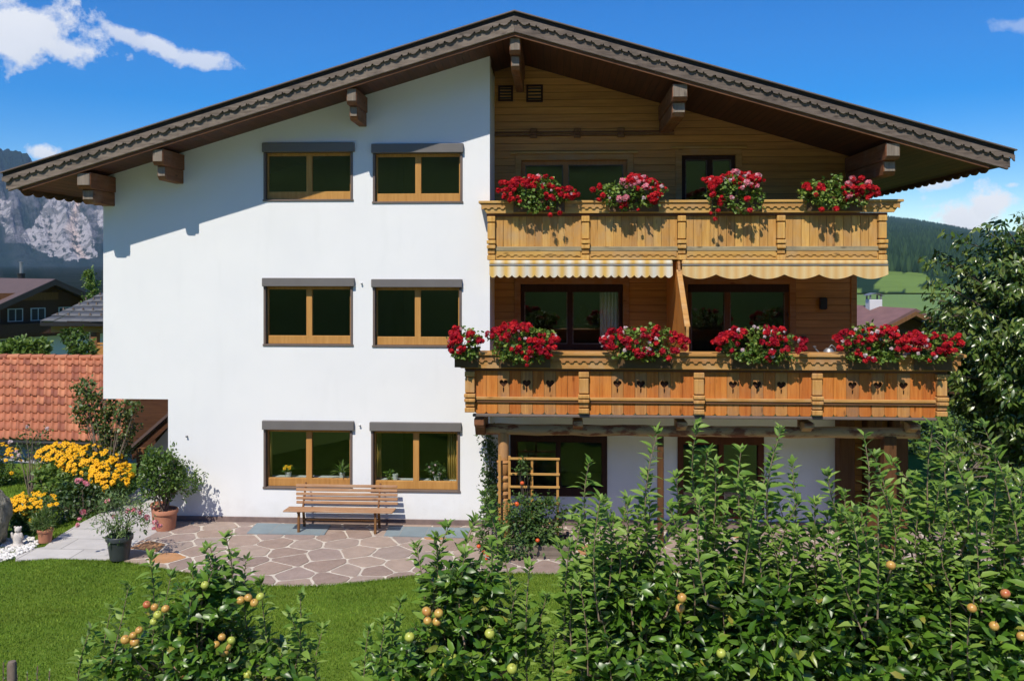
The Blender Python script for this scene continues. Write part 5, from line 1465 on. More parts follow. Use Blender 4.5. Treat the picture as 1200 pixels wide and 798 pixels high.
def coneflower(label, blobs, nleaf, nheads, seed, base, scale=1.0):
    """blobs: flower-covered mounds (centre, radii)."""
    global rng
    rng = np.random.default_rng(seed)
    root = thing('yellow_coneflower', label, 'flower bush', base, 'clumps of yellow coneflowers')
    L = []; m = MB()
    for c, r in blobs:
        c = np.array(c); L.append(leaf_cloud(c - np.array([0, 0, r[2]*.25]), (r[0]*.92, r[1]*.9, r[2]*.95), nleaf // len(blobs), .075, .10, 8, .6, .34))
        low = np.array([c[0], c[1], c[2] * .45]); L.append(leaf_cloud(low, (r[0]*.75, r[1]*.75, c[2]*.45), nleaf // len(blobs) // 2, .08, .1, 8, .5, .34)); stems(m, (c[0], c[1], .0), c, r, 26, .005)
    leaves_obj('foliage', cat(L), M['shrub_leaf'], root); m.build('stem', M['stem'], root)
    pts_ = []
    for k in range(nheads):
        c, r = blobs[k % len(blobs)]; d = rnd_dir(1)[0]; d[2] = abs(d[2]) * .9 + .02 if rng.uniform() < .85 else d[2]; d[1] -= .35; d /= np.linalg.norm(d)
        pts_.append((np.array(c) + d * np.array(r) * rng.uniform(.93, 1.08), d))
    rest = []
    for k, (p, d) in enumerate(pts_):
        n = Vector(d) * .7 + Vector((rng.normal(0, .3), -.35 + rng.normal(0, .3), .75)); q = n.to_track_quat('Z', 'Y').to_euler()
        me = CONES[k % 4]; s = rng.uniform(.85, 1.3) * scale
        if k < 90: put(me, 'flower_head', root, p, s, q)
        else: rest.append((me, Matrix.Translation(p) @ q.to_matrix().to_4x4() @ Matrix.Scale(s, 4)))
    if rest:
        bm_ = bmesh.new()
        for me, Mx in rest:
            n0 = len(bm_.verts); tmp = me.copy(); tmp.transform(Mx); bm_.from_mesh(tmp); bpy.data.meshes.remove(tmp)
        me = bpy.data.meshes.new('more_blossoms'); bm_.to_mesh(me); bm_.free(); me.materials.append(M['yellow_petal']); me.materials.append(M['cone'])
        ob = bpy.data.objects.new('blossoms', me); COL.objects.link(ob); adopt(ob, root); ob['kind'] = 'stuff'
    return root
def blob(px, py, depth, rpx, rpy, ry=None):
    p = far(px, py, depth); k = depth / F; return (tuple(p), (rpx*k, (ry or rpx*k*.8), rpy*k))
coneflower('large mound of yellow coneflowers in front of the red tiled roof', [blob(72, 535, 19.4, 27, 17), blob(108, 548, 18.9, 36, 26), blob(130, 562, 18.5, 24, 26), blob(90, 545, 19.2, 28, 22)], 5200, 420, 61, gnd(105, 596), 1.25)
coneflower('low clump of yellow coneflowers behind the little terracotta pot', [blob(38, 592, 16.9, 27, 15), blob(30, 600, 16.8, 18, 20)], 2000, 130, 62, gnd(38, 628))
coneflower('yellow coneflowers beside the grey garage wall, partly cut off by the boulder', [blob(2, 542, 20.3, 20, 22), blob(-20, 540, 20.3, 22, 20)], 1600, 110, 63, gnd(0, 575), 1.2)
rng = np.random.default_rng(321)
# hydrangea-like green shrub, low bed plants and roses
def shrub(name, label, blobs, n, L0, mat_, base, wid=.55, cat_='shrub', flowers=(), fk='pink', fs=.8, per=8, rad=.008):
    root = thing(name, label, cat_, base)
    L = [leaf_cloud(c, r, max(20, int(n * (r[0]*r[2]) / sum(b[1][0]*b[1][2] for b in blobs))), L0, .10, per, .5, wid) for c, r in blobs]
    leaves_obj('foliage', cat(L), M[mat_], root); m = MB()
    for c, r in blobs: stems(m, base, c, r, 9, rad)
    m.build('stem', M['bark'], root, smooth=True)
    for k, (px, py, dep) in enumerate(flowers): put(HEADS[fk][k % len(HEADS[fk])], 'flower_head', root, far(px, py, dep), rng.uniform(.8, 1.2)*fs)
    return root
shrub('leafy_shrub', 'rounded pale green shrub below the yellow coneflowers beside the garden path', [blob(58, 562, 18.4, 16, 17), blob(68, 572, 18.2, 14, 15)], 800, .10, 'light_leaf', gnd(60, 600), .8)
shrub('bedding_plant', 'dark low foliage with pink roses bordering the path', [blob(92, 580, 18.0, 26, 18), blob(118, 586, 18.2, 26, 14), blob(72, 600, 17.5, 22, 12)], 1900, .085, 'dark_leaf', gnd(95, 606), .6, 'flower bed', [(95, 562, 17.6), (99, 565, 17.6), (91, 563, 17.6), (102, 567, 17.6), (126, 587, 17.3)], 'pink', .9)
shrub('climbing_rose', 'tall sparse rose with browning leaves against the red tiled roof', [blob(112, 480, 19.5, 24, 32), blob(138, 500, 19.3, 22, 28), blob(128, 535, 19.3, 26, 26), blob(100, 455, 19.6, 12, 10), blob(150, 480, 19.2, 14, 12)], 3000, .095, 'rose_leaf', gnd(125, 588), .6, 'rose bush', per=7, rad=.014)
shrub('rambler_rose', 'thin rambler rose with small pale blooms by the garage wall', [blob(40, 508, 20.0, 18, 9), blob(28, 530, 19.9, 12, 16), blob(48, 540, 19.7, 10, 20)], 420, .07, 'rose_leaf', gnd(36, 580), .6, 'rose bush', [(22, 533, 19.6), (19, 529, 19.6), (12, 518, 19.6), (32, 500, 19.7), (55, 502, 19.7), (70, 520, 19.6), (15, 536, 19.6)], 'white', .9, per=5, rad=.008)
# climbers by the trellis
shrub('tomato_vine', 'leafy climbing vine with orange fruit growing up the trellis', [blob(640, 605, 15.5, 22, 26), blob(612, 600, 15.4, 22, 24), blob(625, 625, 15.4, 32, 22), blob(600, 640, 15.2, 26, 20), blob(575, 625, 15.5, 14, 40), blob(612, 548, 15.5, 8, 8)], 3900, .075, 'tomato_leaf', gnd(620, 640), .55, 'vine', per=9)
tv_ = bpy.data.objects['tomato_vine']
for px, py in ((605.5, 590), (606, 591), (569, 656), (567, 647), (572, 650), (561, 640), (630, 633), (612, 566)):
    p = far(px, py, 15.0); m = MB(); m.ball(p, .038, .038, .034, 10, 8); m.build('tomato', M['tomato'], tv_, smooth=True)
shrub('wall_creeper', 'dark creeper climbing the corner between white wall and turned post', [blob(577, 545, 16.7, 9, 34), blob(574, 575, 16.5, 10, 22), blob(571, 512, 16.8, 7, 14), blob(580, 590, 16.3, 14, 18)], 1700, .06, 'dark_leaf', gnd(577, 618), .75, 'creeper')

# ---- plants on the sills, curtains
def sill(i): x0, x1, z0, z1 = prect(*WIN[i][:4], YW); return z0 + .15
def sillpot(label, px, i, r, h, kind):
    x = X(px, .22); b = Vector((x, .24, sill(i)))
    o = pot('potted_houseplant', label, b, r, h, 'white_ceramic', 1.15, 'pot plants on the window sills')
    return o, b
for i in (4, 5):
    x0, x1, z0, z1 = prect(*WIN[i][:4], YW); m = MB(); m.box(x0 + .01, x1 - .01, .152, .42, z0 + .06, z0 + .148); m.build('window_sill', M['house_white'], house)
o, b = sillpot('white sill pot with yellow blossoms', 337.5, 4, .065, .11, 0)
leaves_obj('foliage', cat([leaf_cloud(b + Vector((0, 0, .16)), (.10, .08, .06), 90, .06, .03, 5, .4, .6)]), M['light_leaf'], o)
for k in range(9): put(CONES[k % 4], 'flower_head', o, b + Vector((rng.uniform(-.08, .08), -.05 + rng.uniform(-.04, .04), .21 + rng.uniform(-.02, .03))), .9, (rng.uniform(.3, 1.1), rng.uniform(-.5, .5), 0))
o, b = sillpot('white sill pot with arching long green leaves', 400.5, 4, .062, .11, 1)
k = 34; d = rnd_dir(k); d[:, 2] = np.abs(d[:, 2])*1.2 + .35; P = np.tile(np.array(b + Vector((0, 0, .11))), (k, 1))
leaves_obj('foliage', [P, d, unit(np.array([0, 0, 1.0]) - unit(d)*.5 + rng.normal(0, .1, (k, 3))), rng.uniform(.2, .34, k), np.full(k, .028)], M['light_leaf'], o, .2, .55)
o, b = sillpot('white sill pot with short trailing leaves', 462.5, 5, .06, .13, 2)
leaves_obj('foliage', cat([leaf_cloud(b + Vector((-.08, 0, .10)), (.13, .08, .06), 70, .075, .03, 5, .2, .5)]), M['light_leaf'], o)
o, b = sillpot('bushy sill plant with white blooms', 512, 5, .07, .10, 3)
leaves_obj('foliage', cat([leaf_cloud(b + Vector((0, 0, .19)), (.21, .12, .16), 330, .06, .05, 6, .5, .7)]), M['dark_leaf'], o)
for k in range(6): put(HEADS['white'][0], 'flower_head', o, b + Vector((rng.uniform(-.14, .14), -.11, .14 + rng.uniform(0, .2))), .45)
def curtain(px0, px1, i, y, mat_, label, z_low=None):
    x0, x1 = X(px0, y), X(px1, y); a, b_, z0, z1 = prect(*WIN[i][:4], YW); n = 36; m = MB(); pr = None
    for k in range(n + 1):
        u = k / n; x = x0 + (x1 - x0)*u; yy = y + .03*math.sin(u*math.pi*2*5); c = m.pts([(x, yy, z0 - .1), (x, yy, z1 + .1)]); c2 = None
        if pr: m.face([pr[0], c[0], c[1], pr[1]])
        pr = c
    o = m.build('curtain', M[mat_], smooth=True, normals=False); md = o.modifiers.new('cloth', 'SOLIDIFY'); md.thickness = .006
    tag(o, label, 'curtain', 'yellow curtains inside the ground-floor windows')
curtain(313, 319, 4, .30, 'linen', 'narrow yellow curtain in the window above the left bench end')
curtain(437, 447, 5, .34, 'linen', 'yellow curtain beside the sill pot with trailing leaves')
curtain(525, 538, 5, .34, 'linen', 'yellow curtain behind the bushy sill plant')
def sheer(px0, px1, py0, py1, label):
    x0, x1, z0, z1 = prect(px0, px1, py0, py1, YT + .3); m = MB(); pr = None; n = 40
    for k in range(n + 1):
        u = k / n; x = x0 + (x1-x0)*u; c = m.pts([(x, YT + .2 + .02*math.sin(u*math.pi*2*6), z0), (x, YT + .2 + .02*math.sin(u*math.pi*2*6), z1)])
        if pr: m.face([pr[0], c[0], c[1], pr[1]])
        pr = c
    o = m.build('curtain', M['sheer'], smooth=True, normals=False); md = o.modifiers.new('cloth', 'SOLIDIFY'); md.thickness = .006; tag(o, label, 'curtain')
sheer(703, 727, 330, 415, 'grey sheer curtain behind the loggia window above the crimson and white geraniums')
# watering can on the lower balcony, behind the rail
p = at(968, 408, YL + .45)
wc = thing('watering_can', 'small grey metal watering can behind the lower balcony rail near the timber corner', 'watering can', p)
zb = p.z - .31
m = MB(); m.lathe([(.10, zb), (.105, zb + .01), (.095, zb + .26), (.06, zb + .30), (.05, zb + .31)], (p.x + .05, p.y, 0), 18); m.build('body', M['metal'], wc, smooth='auto')
m = MB(); m.tube([(p.x - .03, p.y, zb + .12), (p.x - .14, p.y, zb + .24), (p.x - .2, p.y, zb + .31)], [.022, .016, .014], 8); m.lathe([(.016, zb + .30), (.034, zb + .335), (.034, zb + .345)], (p.x - .2, p.y, 0), 12); m.build('spout', M['metal'], wc, smooth='auto')
m = MB(); m.tube([(p.x + .03, p.y, zb + .30), (p.x + .10, p.y, zb + .37), (p.x + .17, p.y, zb + .31), (p.x + .15, p.y, zb + .15)], .009, 8); m.build('handle', M['metal'], wc, smooth=True)
m = MB(); m.box(p.x - .3, p.x + .3, p.y - .14, p.y + .14, zb - .04, zb - .001)
for a_ in (-.25, .25):
    for b_ in (-.1, .1): m.box(p.x + a_ - .02, p.x + a_ + .02, p.y + b_ - .02, p.y + b_ + .02, Z(487, YL, 830) + .18, zb - .041)
tag(m.build('plant_stand', M['mid_timber'], bevel=.005), 'low timber stand under the watering can behind the balcony rail', 'stand')
# ---------------------------------------------------------------- surroundings
rng = np.random.default_rng(7)
# garage with a clay-tile roof, behind the garden on the left
pe0, pe1 = far(-60, 516, 23.6), far(150, 516, 23.0)          # eave ends
pr0, pr1 = far(-60, 420, 26.6), far(150, 420, 26.0)          # ridge ends
gar = thing('garage', 'low garage with a red clay tile roof beyond the yellow flowers', 'garage', ((pe0.x + pe1.x)/2, pe0.y, BASE))
ze = (pe0.z + pe1.z)/2; zr = (pr0.z + pr1.z)/2
E0, E1, R0, R1 = [Vector((p.x, p.y, z)) for p, z in ((pe0, ze), (pe1, ze), (pr0, zr), (pr1, zr))]
def tile_roof(name, E0, E1, R0, R1, rows, cols, mat_, parent, lift=.055, wave=.065):
    """Overlapping rows of interlocking clay tiles, each tile with a roll along one side."""
    V, T = [], []
    nrm = (E1 - E0).cross(R0 - E0).normalized()
    if nrm.z < 0: nrm = -nrm
    prof = [(0, 0), (.12, .9), (.28, 1.0), (.42, .35), (.6, 0.0), (.8, -.05), (1.0, 0.02)]
    g = np.random.default_rng(3); n = len(prof)
    for r in range(rows):
        v0, v1 = r / rows, min(1.0, (r + 1.12) / rows)
        for c in range(cols):
            u0, u1 = c / cols, (c + 1.0) / cols; k = len(V); j = g.normal(0, .005)
            for vv, lf in ((v0, lift), (v1, .0)):
                for (t, h) in prof:
                    u = u0 + (u1 - u0)*t; a = E0 + (E1 - E0)*u; b = R0 + (R1 - R0)*u
                    V.append(tuple(a + (b - a)*(vv + j*.15) + nrm*(lf + h*wave + j)))
            for q in range(n - 1): T += [(k+q, k+q+1, k+n+q+1), (k+q, k+n+q+1, k+n+q)]
            k2 = len(V)                                          # the tile's front edge
            for (t, h) in prof: V.append(tuple(Vector(V[k + prof.index((t, h))]) - nrm*.035))
            for q in range(n - 1): T += [(k+q, k2+q+1, k+q+1), (k+q, k2+q, k2+q+1)]
    return mesh_np(name, np.array(V), np.array(T), mat_, parent, False)
tr_ = tile_roof('roof', E0, E1, R0, R1, 10, 26, M['red_tile'], gar)
m = MB()
for k in range(15):
    a = R0 + (R1 - R0)*(k/15); b = R0 + (R1 - R0)*((k+1.06)/15); m.tube([a + Vector((0, 0, .03)), b + Vector((0, 0, .045))], [.085, .10], 10)
m.build('ridge_tile', M['red_tile'], tr_, smooth='auto')
m = MB()
for r in range(2, 9, 2):                                           # small snow hooks standing proud of the rows
    for c in range(9):
        u = (c + .5*(r % 2) + .25)/9; a = E0 + (E1 - E0)*u; b = R0 + (R1 - R0)*u; p = a + (b - a)*(r/10); m.box(p.x - .022, p.x + .022, p.y - .02, p.y + .02, p.z + .07, p.z + .12)
m.build('snow_hook', M['red_tile'], tr_)
m = MB(); m.tube([E0 + Vector((0, -.08, -.05)), E1 + Vector((0, -.08, -.05))], .06, 8); m.build('gutter', M['flashing'], gar, smooth=True)
m = MB(); m.prism([(E0.x, BASE), (E1.x - .4, BASE), (E1.x - .4, ze - .02), (E0.x, ze - .02)], lambda u, v, w: (u, E0.y + .35 + w, v), .3); m.build('wall', M['house_white'], gar)
back = 2*R0.y - E0.y
m = MB(); m.prism([(E0.y + .36, BASE), (back, BASE), (back, ze), (R0.y, zr - .12), (E0.y + .36, ze - .02)], lambda u, v, w: (E1.x - .5 + w, u, v), .3); m.build('gable_wall', M['house_white'], gar); m = MB(); m.prism([(E0.y + .36, BASE), (back, BASE), (back, ze), (R0.y, zr - .12), (E0.y + .36, ze - .02)], lambda u, v, w: (E0.x + w, u, v), .3); m.build('gable_wall', M['house_white'], gar)
m = MB(); v = m.pts([R0, R1, Vector((R1.x, back, ze)), Vector((R0.x, back, ze))]); m.face(v); rb_ = m.build('rear_roof', M['red_tile'], gar); md = rb_.modifiers.new('t', 'SOLIDIFY'); md.thickness = .08
# brown shed roof in the shade beneath the overhang
sh = thing('shed', 'brown timber shed with a dark sloping roof tucked beneath the overhang of the white house', 'shed', tuple(far(178, 540, 21.5)))
a = far(154, 529, 21.2); b = far(215, 478, 21.6)
m = MB(); q = [(a.x, a.z), (b.x, b.z), (b.x, b.z - .22), (a.x + .02, a.z - .22)]
m.prism(q, lambda u, v, w: (u, a.y + w, v), .06); sr = m.build('barge_board', M['dark_timber'], sh)
m = MB(); q = [(a.x - .05, a.z + .02), (b.x, b.z + .02), (b.x, b.z + .10), (a.x - .05, a.z + .10)]; m.prism(q, lambda u, v, w: (u, a.y - .08 + w, v), 3.0); m.build('roof', M['brown_tile'], sh)
m = MB(); q = [(a.x + .35, BASE), (b.x, BASE), (b.x, b.z - .1), (a.x + .35, a.z + .05)]; m.prism(q, lambda u, v, w: (u, a.y + .4 + w, v), .2); m.build('wall', M['house_white'], sh)
m = MB(); p0_, p1_ = far(146, 500, 22.6), far(230, 500, 22.6); m.box(p0_.x, p1_.x, p0_.y, p0_.y + .1, far(170, 523, 22.6).z, far(170, 440, 22.6).z); m.build('timber_gable', M['dark_timber'], sh)
m = MB(); p = far(166, 570, 21.0); m.box(p.x - .09, p.x + .09, p.y - .09, p.y + .09, 0, far(166, 525, 21.0).z); m.build('post', M['mid_timber'], sh)
# pavilion with a slate hip roof
D = 33.0
pav = thing('pavilion', 'timber pavilion with a dark slate hip roof behind the garage', 'pavilion', tuple(far(110, 440, D)))
A = far(47, 377, D); B = far(190, 379, D - .4); P1 = far(132, 338, D + 2.6); P2 = far(190, 338, D + 2.4); Cb = Vector((A.x + .2, A.y + 5.2, A.z))
zE = A.z
A = Vector((A.x, A.y, zE)); B = Vector((B.x, B.y, zE))
tile_roof('roof', A, B, Vector((P1.x, P1.y, P1.z)), Vector((P2.x, P2.y, P1.z)), 7, 9, M['slate_tile'], pav, .04, .003)
m = MB(); v = m.pts([A, P1, Cb]); m.face(v); v = m.pts([Cb, P1, P2, Vector((B.x, Cb.y, zE))]); m.face(v); o = m.build('side_roof', M['slate_tile'], pav); md = o.modifiers.new('t', 'SOLIDIFY'); md.thickness = .06
m = MB()
for r in range(1, 6):
    for c in range(10):
        u = (c + .5*(r % 2))/10; a = A + (B - A)*u; b = P1 + (P2 - P1)*u; p = a + (b - a)*(r/6.5); m.box(p.x - .03, p.x + .03, p.y - .02, p.y + .02, p.z + .03, p.z + .13)
m.build('snow_hook', M['grey_board'], pav)
m = MB(); m.box(A.x + .02, B.x, A.y - .03, A.y + .05, zE - .16, zE - .02); m.build('fascia', M['flashing'], pav)
m = MB(); m.box(A.x + .25, B.x, A.y + .3, A.y + .5, zE - .42, zE - .20); m.build('eave_beam', M['larch_x'], pav)
for px in (107, 150):
    p = far(px, 380, D); m = MB(); m.box(p.x - .12, p.x + .12, A.y + .28, A.y + .52, BASE, zE - .43); m.build('post', M['mid_timber'], pav)
p0, p1 = far(101, 402, D), far(190, 402, D)
m = MB(); m.box(p0.x, p1.x, A.y + .30, A.y + .38, p0.z - .08, p0.z); m.box(p0.x, p1.x, A.y + .30, A.y + .36, p0.z - 1.0, p0.z - .12); m.build('parapet', M['orange_x'], pav)

# old farmhouse far left
D = 62.0
k = D / F
apex = far(62, 327, D); gx, gy = apex.x, apex.y
rot = R(52)                                        # gable turned a little to the right of the viewer
fh = thing('farmhouse', 'old dark timber farmhouse with white ground storey and brown roof below the mountain', 'house', (gx, gy, BASE))
Mf = Matrix.Translation((gx, gy, 0)) @ Matrix.Rotation(rot, 4, 'Z')
def fv(x, y, z): return tuple(Mf @ Vector((x, y, z)))
zA = apex.z; hw = 5.4; pit = .47; ov = 1.0; Ld = 14
def frect(m, x0, x1, y0, y1, z0, z1): m.box(x0, x1, y0, y1, z0, z1, Mf)
zfl = far(30, 395, D).z
m = MB(); frect(m, -hw + .9, hw - .9, 1.2, Ld, BASE, zfl); m.build('wall', M['house_white'], fh)
m = MB(); m.prism([(-hw + .85, zfl), (hw - .85, zfl), (hw - .85, zA - .35 - pit*(hw - .85)), (0, zA - .35), (-hw + .85, zA - .35 - pit*(hw - .85))], lambda u, v, w: fv(u, 1.15 + w, v), Ld - 1.2); m.build('timber_storey', M['dark_timber'], fh)
m = MB()
for s in (-1, 1): m.prism([(0, zA), (s*(hw + ov), zA - pit*(hw + ov)), (s*(hw + ov), zA - .25 - pit*(hw + ov)), (0, zA - .25)], lambda u, v, w: fv(u, -.4 + w, v), Ld + 1)
rf = m.build('roof', M['brown_tile'], fh)
m = MB()
for s in (-1, 1): m.prism([(0, zA - .02), (s*(hw + ov), zA - .02 - pit*(hw + ov)), (s*(hw + ov), zA - .42 - pit*(hw + ov)), (0, zA - .42)], lambda u, v, w: fv(u, -.5 + w, v), .09)
m.build('barge_board', M['flashing'], fh)
m = MB(); zb0_, zb1_ = far(30, 393, D).z, far(30, 378, D).z
frect(m, -hw + .3, hw - .3, .1, .2, zb0_ + .15, zb1_); frect(m, -hw + .3, hw - .3, .2, 1.15, zb0_, zb0_ + .14); m.build('balcony', M['dark_timber'], fh)
for x in (-3.6, -2.1, -.6, 1.3, 2.8):
    m = MB(); frect(m, x - .5, x + .5, 1.06, 1.14, far(30, 376, D).z, far(30, 361, D).z); w_ = m.build('window', M['house_white'], fh)
    m = MB(); frect(m, x - .42, x - .04, 1.03, 1.055, far(30, 375, D).z, far(30, 362, D).z); frect(m, x + .04, x + .42, 1.03, 1.055, far(30, 375, D).z, far(30, 362, D).z); m.build('pane', M['black'], w_)
for x in (-3.0, -1.6):
    m = MB(); frect(m, x - .45, x + .45, 1.15, 1.195, far(30, 409, D).z, far(30, 397, D).z); m.build('window', M['dark_frame'], fh)
m = MB(); frect(m, -3.2, .8, 1.08, 1.14, far(30, 352, D).z, far(30, 343, D).z); m.build('gable_panel', M['mid_timber'], fh)
p = far(25, 327, D + 5); m = MB(); m.lathe([(.26, p.z - .6), (.26, p.z + .35), (.30, p.z + .36), (.30, p.z + .44)], (p.x, p.y, 0), 12); ch = m.build('chimney', M['black'], fh); m = MB(); m.lathe([(.13, p.z + .45), (.13, p.z + 1.25), (.17, p.z + 1.27), (.17, p.z + 1.33)], (p.x, p.y, 0), 12); m.build('flue', M['metal'], ch)

# house on the right behind the balcony
D = 48.0
apex = far(1064, 361, D); Mf = Matrix.Translation((apex.x, apex.y, 0)) @ Matrix.Rotation(R(20), 4, 'Z')
zA = apex.z; hw = 4.2; pit = .42; ov = .7; Ld = 12
nh = thing('neighbour_house', 'house with maroon tiled roof and whitewashed chimney beyond the balcony flowers', 'house', (apex.x, apex.y, BASE))
m = MB()
for s in (-1, 1): m.prism([(0, zA), (s*(hw + ov), zA - pit*(hw + ov)), (s*(hw + ov), zA - .16 - pit*(hw + ov)), (0, zA - .16)], lambda u, v, w: fv(u, -.6 + w, v), Ld)
m.build('roof', M['maroon_tile'], nh)
m = MB()
for s in (-1, 1): m.prism([(0, zA - .16), (s*(hw + ov), zA - .16 - pit*(hw + ov)), (s*(hw + ov), zA - .40 - pit*(hw + ov)), (0, zA - .40)], lambda u, v, w: fv(u, -.62 + w, v), .1)
m.build('barge_board', M['mid_timber'], nh)
m = MB(); m.prism([(-hw, BASE), (hw, BASE), (hw, zA - .3 - pit*hw), (0, zA - .3), (-hw, zA - .3 - pit*hw)], lambda u, v, w: fv(u, .6 + w, v), Ld - 2); m.build('timber_wall', M['dark_timber'], nh)
p = far(1024, 352, D + 2.5); m = MB(); m.box(p.x - .36, p.x + .36, p.y - .36, p.y + .36, p.z - 1.6, p.z + .05); ch = m.build('chimney', M['house_white'], nh, bevel=.02)
m = MB()
for sx in (-.3, .3):
    for sy in (-.3, .3): m.box(p.x + sx - .04, p.x + sx + .04, p.y + sy - .04, p.y + sy + .04, p.z + .05, p.z + .3)
n = 10; q = [(-.46 + .92*i/n, p.z + .30 + .13*math.sin(math.pi*i/n)) for i in range(n+1)]; m.prism(q + [(b[0], b[1] - .03) for b in q[::-1]], lambda u, v, w: (p.x + u, p.y - .42 + w, v), .84); m.build('chimney_cap', M['metal'], ch)

# bushes and a young tree between the houses on the left
shrub('garden_bush', 'light green leafy bush behind the garage ridge', [blob(30, 408, 31.0, 26, 13), blob(45, 410, 30.8, 14, 12), blob(12, 412, 31.0, 14, 9)], 2600, .16, 'light_leaf', tuple(far(32, 430, 31)), .55, 'bush', rad=.02)
shrub('garden_bush', 'green bush growing beneath the pavilion eave', [blob(92, 402, 31.5, 14, 16), blob(80, 396, 31.6, 8, 10), blob(98, 412, 31.2, 14, 10)], 1100, .15, 'shrub_leaf', tuple(far(92, 430, 31.5)), .55, 'bush', rad=.02)
shrub('shade_hedge', 'added hedge whose dark leaves stand in for deep shade behind the cherry tree at the right corner of the house', [blob(1085, 545, 24.0, 34, 50), blob(1130, 530, 24.2, 40, 60), blob(1180, 520, 24.4, 45, 70), blob(1240, 520, 24.4, 45, 70)], 9000, .13, 'dark_leaf', tuple(gnd(1130, 560)), .6, 'hedge', per=9, rad=.02)  # hedge added here, its dark leaf colour stands in for deep shade
def young_tree(label, px, top, bot, D, wpx):
    p = far(px, bot, D); b = Vector((p.x, p.y, BASE)); root = thing('young_tree', label, 'tree', b); t = far(px, top, D)
    m = MB(); m.tube([b, (p.x, p.y, p.z), (t.x, t.y, t.z)], [.11, .07, .012], 6); L = []
    H = t.z - p.z; w = wpx*D/F
    for k in range(26):
        u = rng.uniform(.05, 1); z = p.z + H*u; a = rng.uniform(0, 6.28); l = w*(1.15 - u)*rng.uniform(.5, 1.1); s = np.array([p.x, p.y, z]); e = s + np.array([np.cos(a)*l, np.sin(a)*l, .25*l]); m.tube([s, e], [.018, .006], 4, False)
        L.append(leaf_cloud(e, (w*.28, w*.28, w*.22), 46, .13, .1, 6, .5, .45)); L.append(leaf_cloud((s + e)/2, (w*.2, w*.2, w*.15), 26, .12, .1, 6, .5, .45))
    m.build('trunk', M['bark'], root); leaves_obj('crown', cat(L), M['light_leaf'], root)
young_tree('slender light green young tree rising behind the slate roof', 106, 318, 380, 40.0, 15)

# ---- mountain, wooded hill, hillside behind the viewer
def terrain_mat(name, cols):
    m, nt, bs = newmat(name); at_ = nd(nt, 'ShaderNodeVertexColor', layer_name='cover')
    v = coords(nt); f = noise(nt, v, .03, 8, .7)
    spk = ramp(nt, noise(nt, coords(nt, (1, 1, .6)), .02, 12, .72), [(.49, 0.0), (.545, 1.0)])
    hsv = nd(nt, 'ShaderNodeHueSaturation'); nt.links.new(at_.outputs['Color'], hsv.inputs['Color']); nt.links.new(mth(nt, 'MULTIPLY_ADD', f, 1.0, .5), hsv.inputs['Value'])
    col = mixc(nt, mth(nt, 'MULTIPLY', spk, .62), hsv.outputs[0], (.015, .03, .017)) if cols else hsv.outputs[0]
    nt.links.new(col, bs.inputs['Base Color']); bs.inputs['Roughness'].default_value = .95; bs.inputs['Specular IOR Level'].default_value = .05
    if cols: bump(nt, bs, noise(nt, v, .02, 12, .7), 1.0, 40.0)
    return m
def grid(name, fn, nu, nv, mat_):
    V = np.empty((nv, nu, 3)); C = np.ones((nv, nu, 4))
    for j in range(nv):
        for i in range(nu):
            p, c = fn(i/(nu-1), j/(nv-1)); V[j, i] = p; C[j, i, :3] = c
    idx = np.arange(nu*nv).reshape(nv, nu)
    T = np.concatenate([np.stack([idx[:-1, :-1], idx[:-1, 1:], idx[1:, 1:]], -1).reshape(-1, 3), np.stack([idx[:-1, :-1], idx[1:, 1:], idx[1:, :-1]], -1).reshape(-1, 3)])
    o = mesh_np(name, V.reshape(-1, 3), T, mat_); ca = o.data.color_attributes.new('cover', 'FLOAT_COLOR', 'POINT'); ca.data.foreach_set('color', C.reshape(-1).astype(np.float32)); return o
def fbm(x, y, z=0., o=6, ridged=False):
    s, a, f = 0., .5, 1.
    for _ in range(o):
        n = mnoise.noise((x*f, y*f, z + 3.7*f)); s += a*((1 - 2*abs(n)) if ridged else n); a *= .5; f *= 2.07
    return s
RIDGE = [(-700, 90), (-420, 120), (-200, 148), (-60, 166), (0, 180), (22, 186), (45, 199), (70, 212), (120, 216), (200, 225), (330, 236), (500, 250), (700, 275)]
def ridge_y(px): return float(np.interp(px, [r[0] for r in RIDGE], [r[1] for r in RIDGE]))
DM = 2750.0
SCARS = [[(84, 230), (96, 238), (99, 258), (108, 282), (112, 302), (86, 305), (64, 300), (40, 291), (24, 276), (40, 262), (52, 246), (60, 226)], [(-6, 232), (14, 236), (12, 252), (-6, 256)], [(0, 258), (12, 264), (16, 276), (8, 274)], [(108, 248), (126, 244), (126, 268), (114, 266)]]
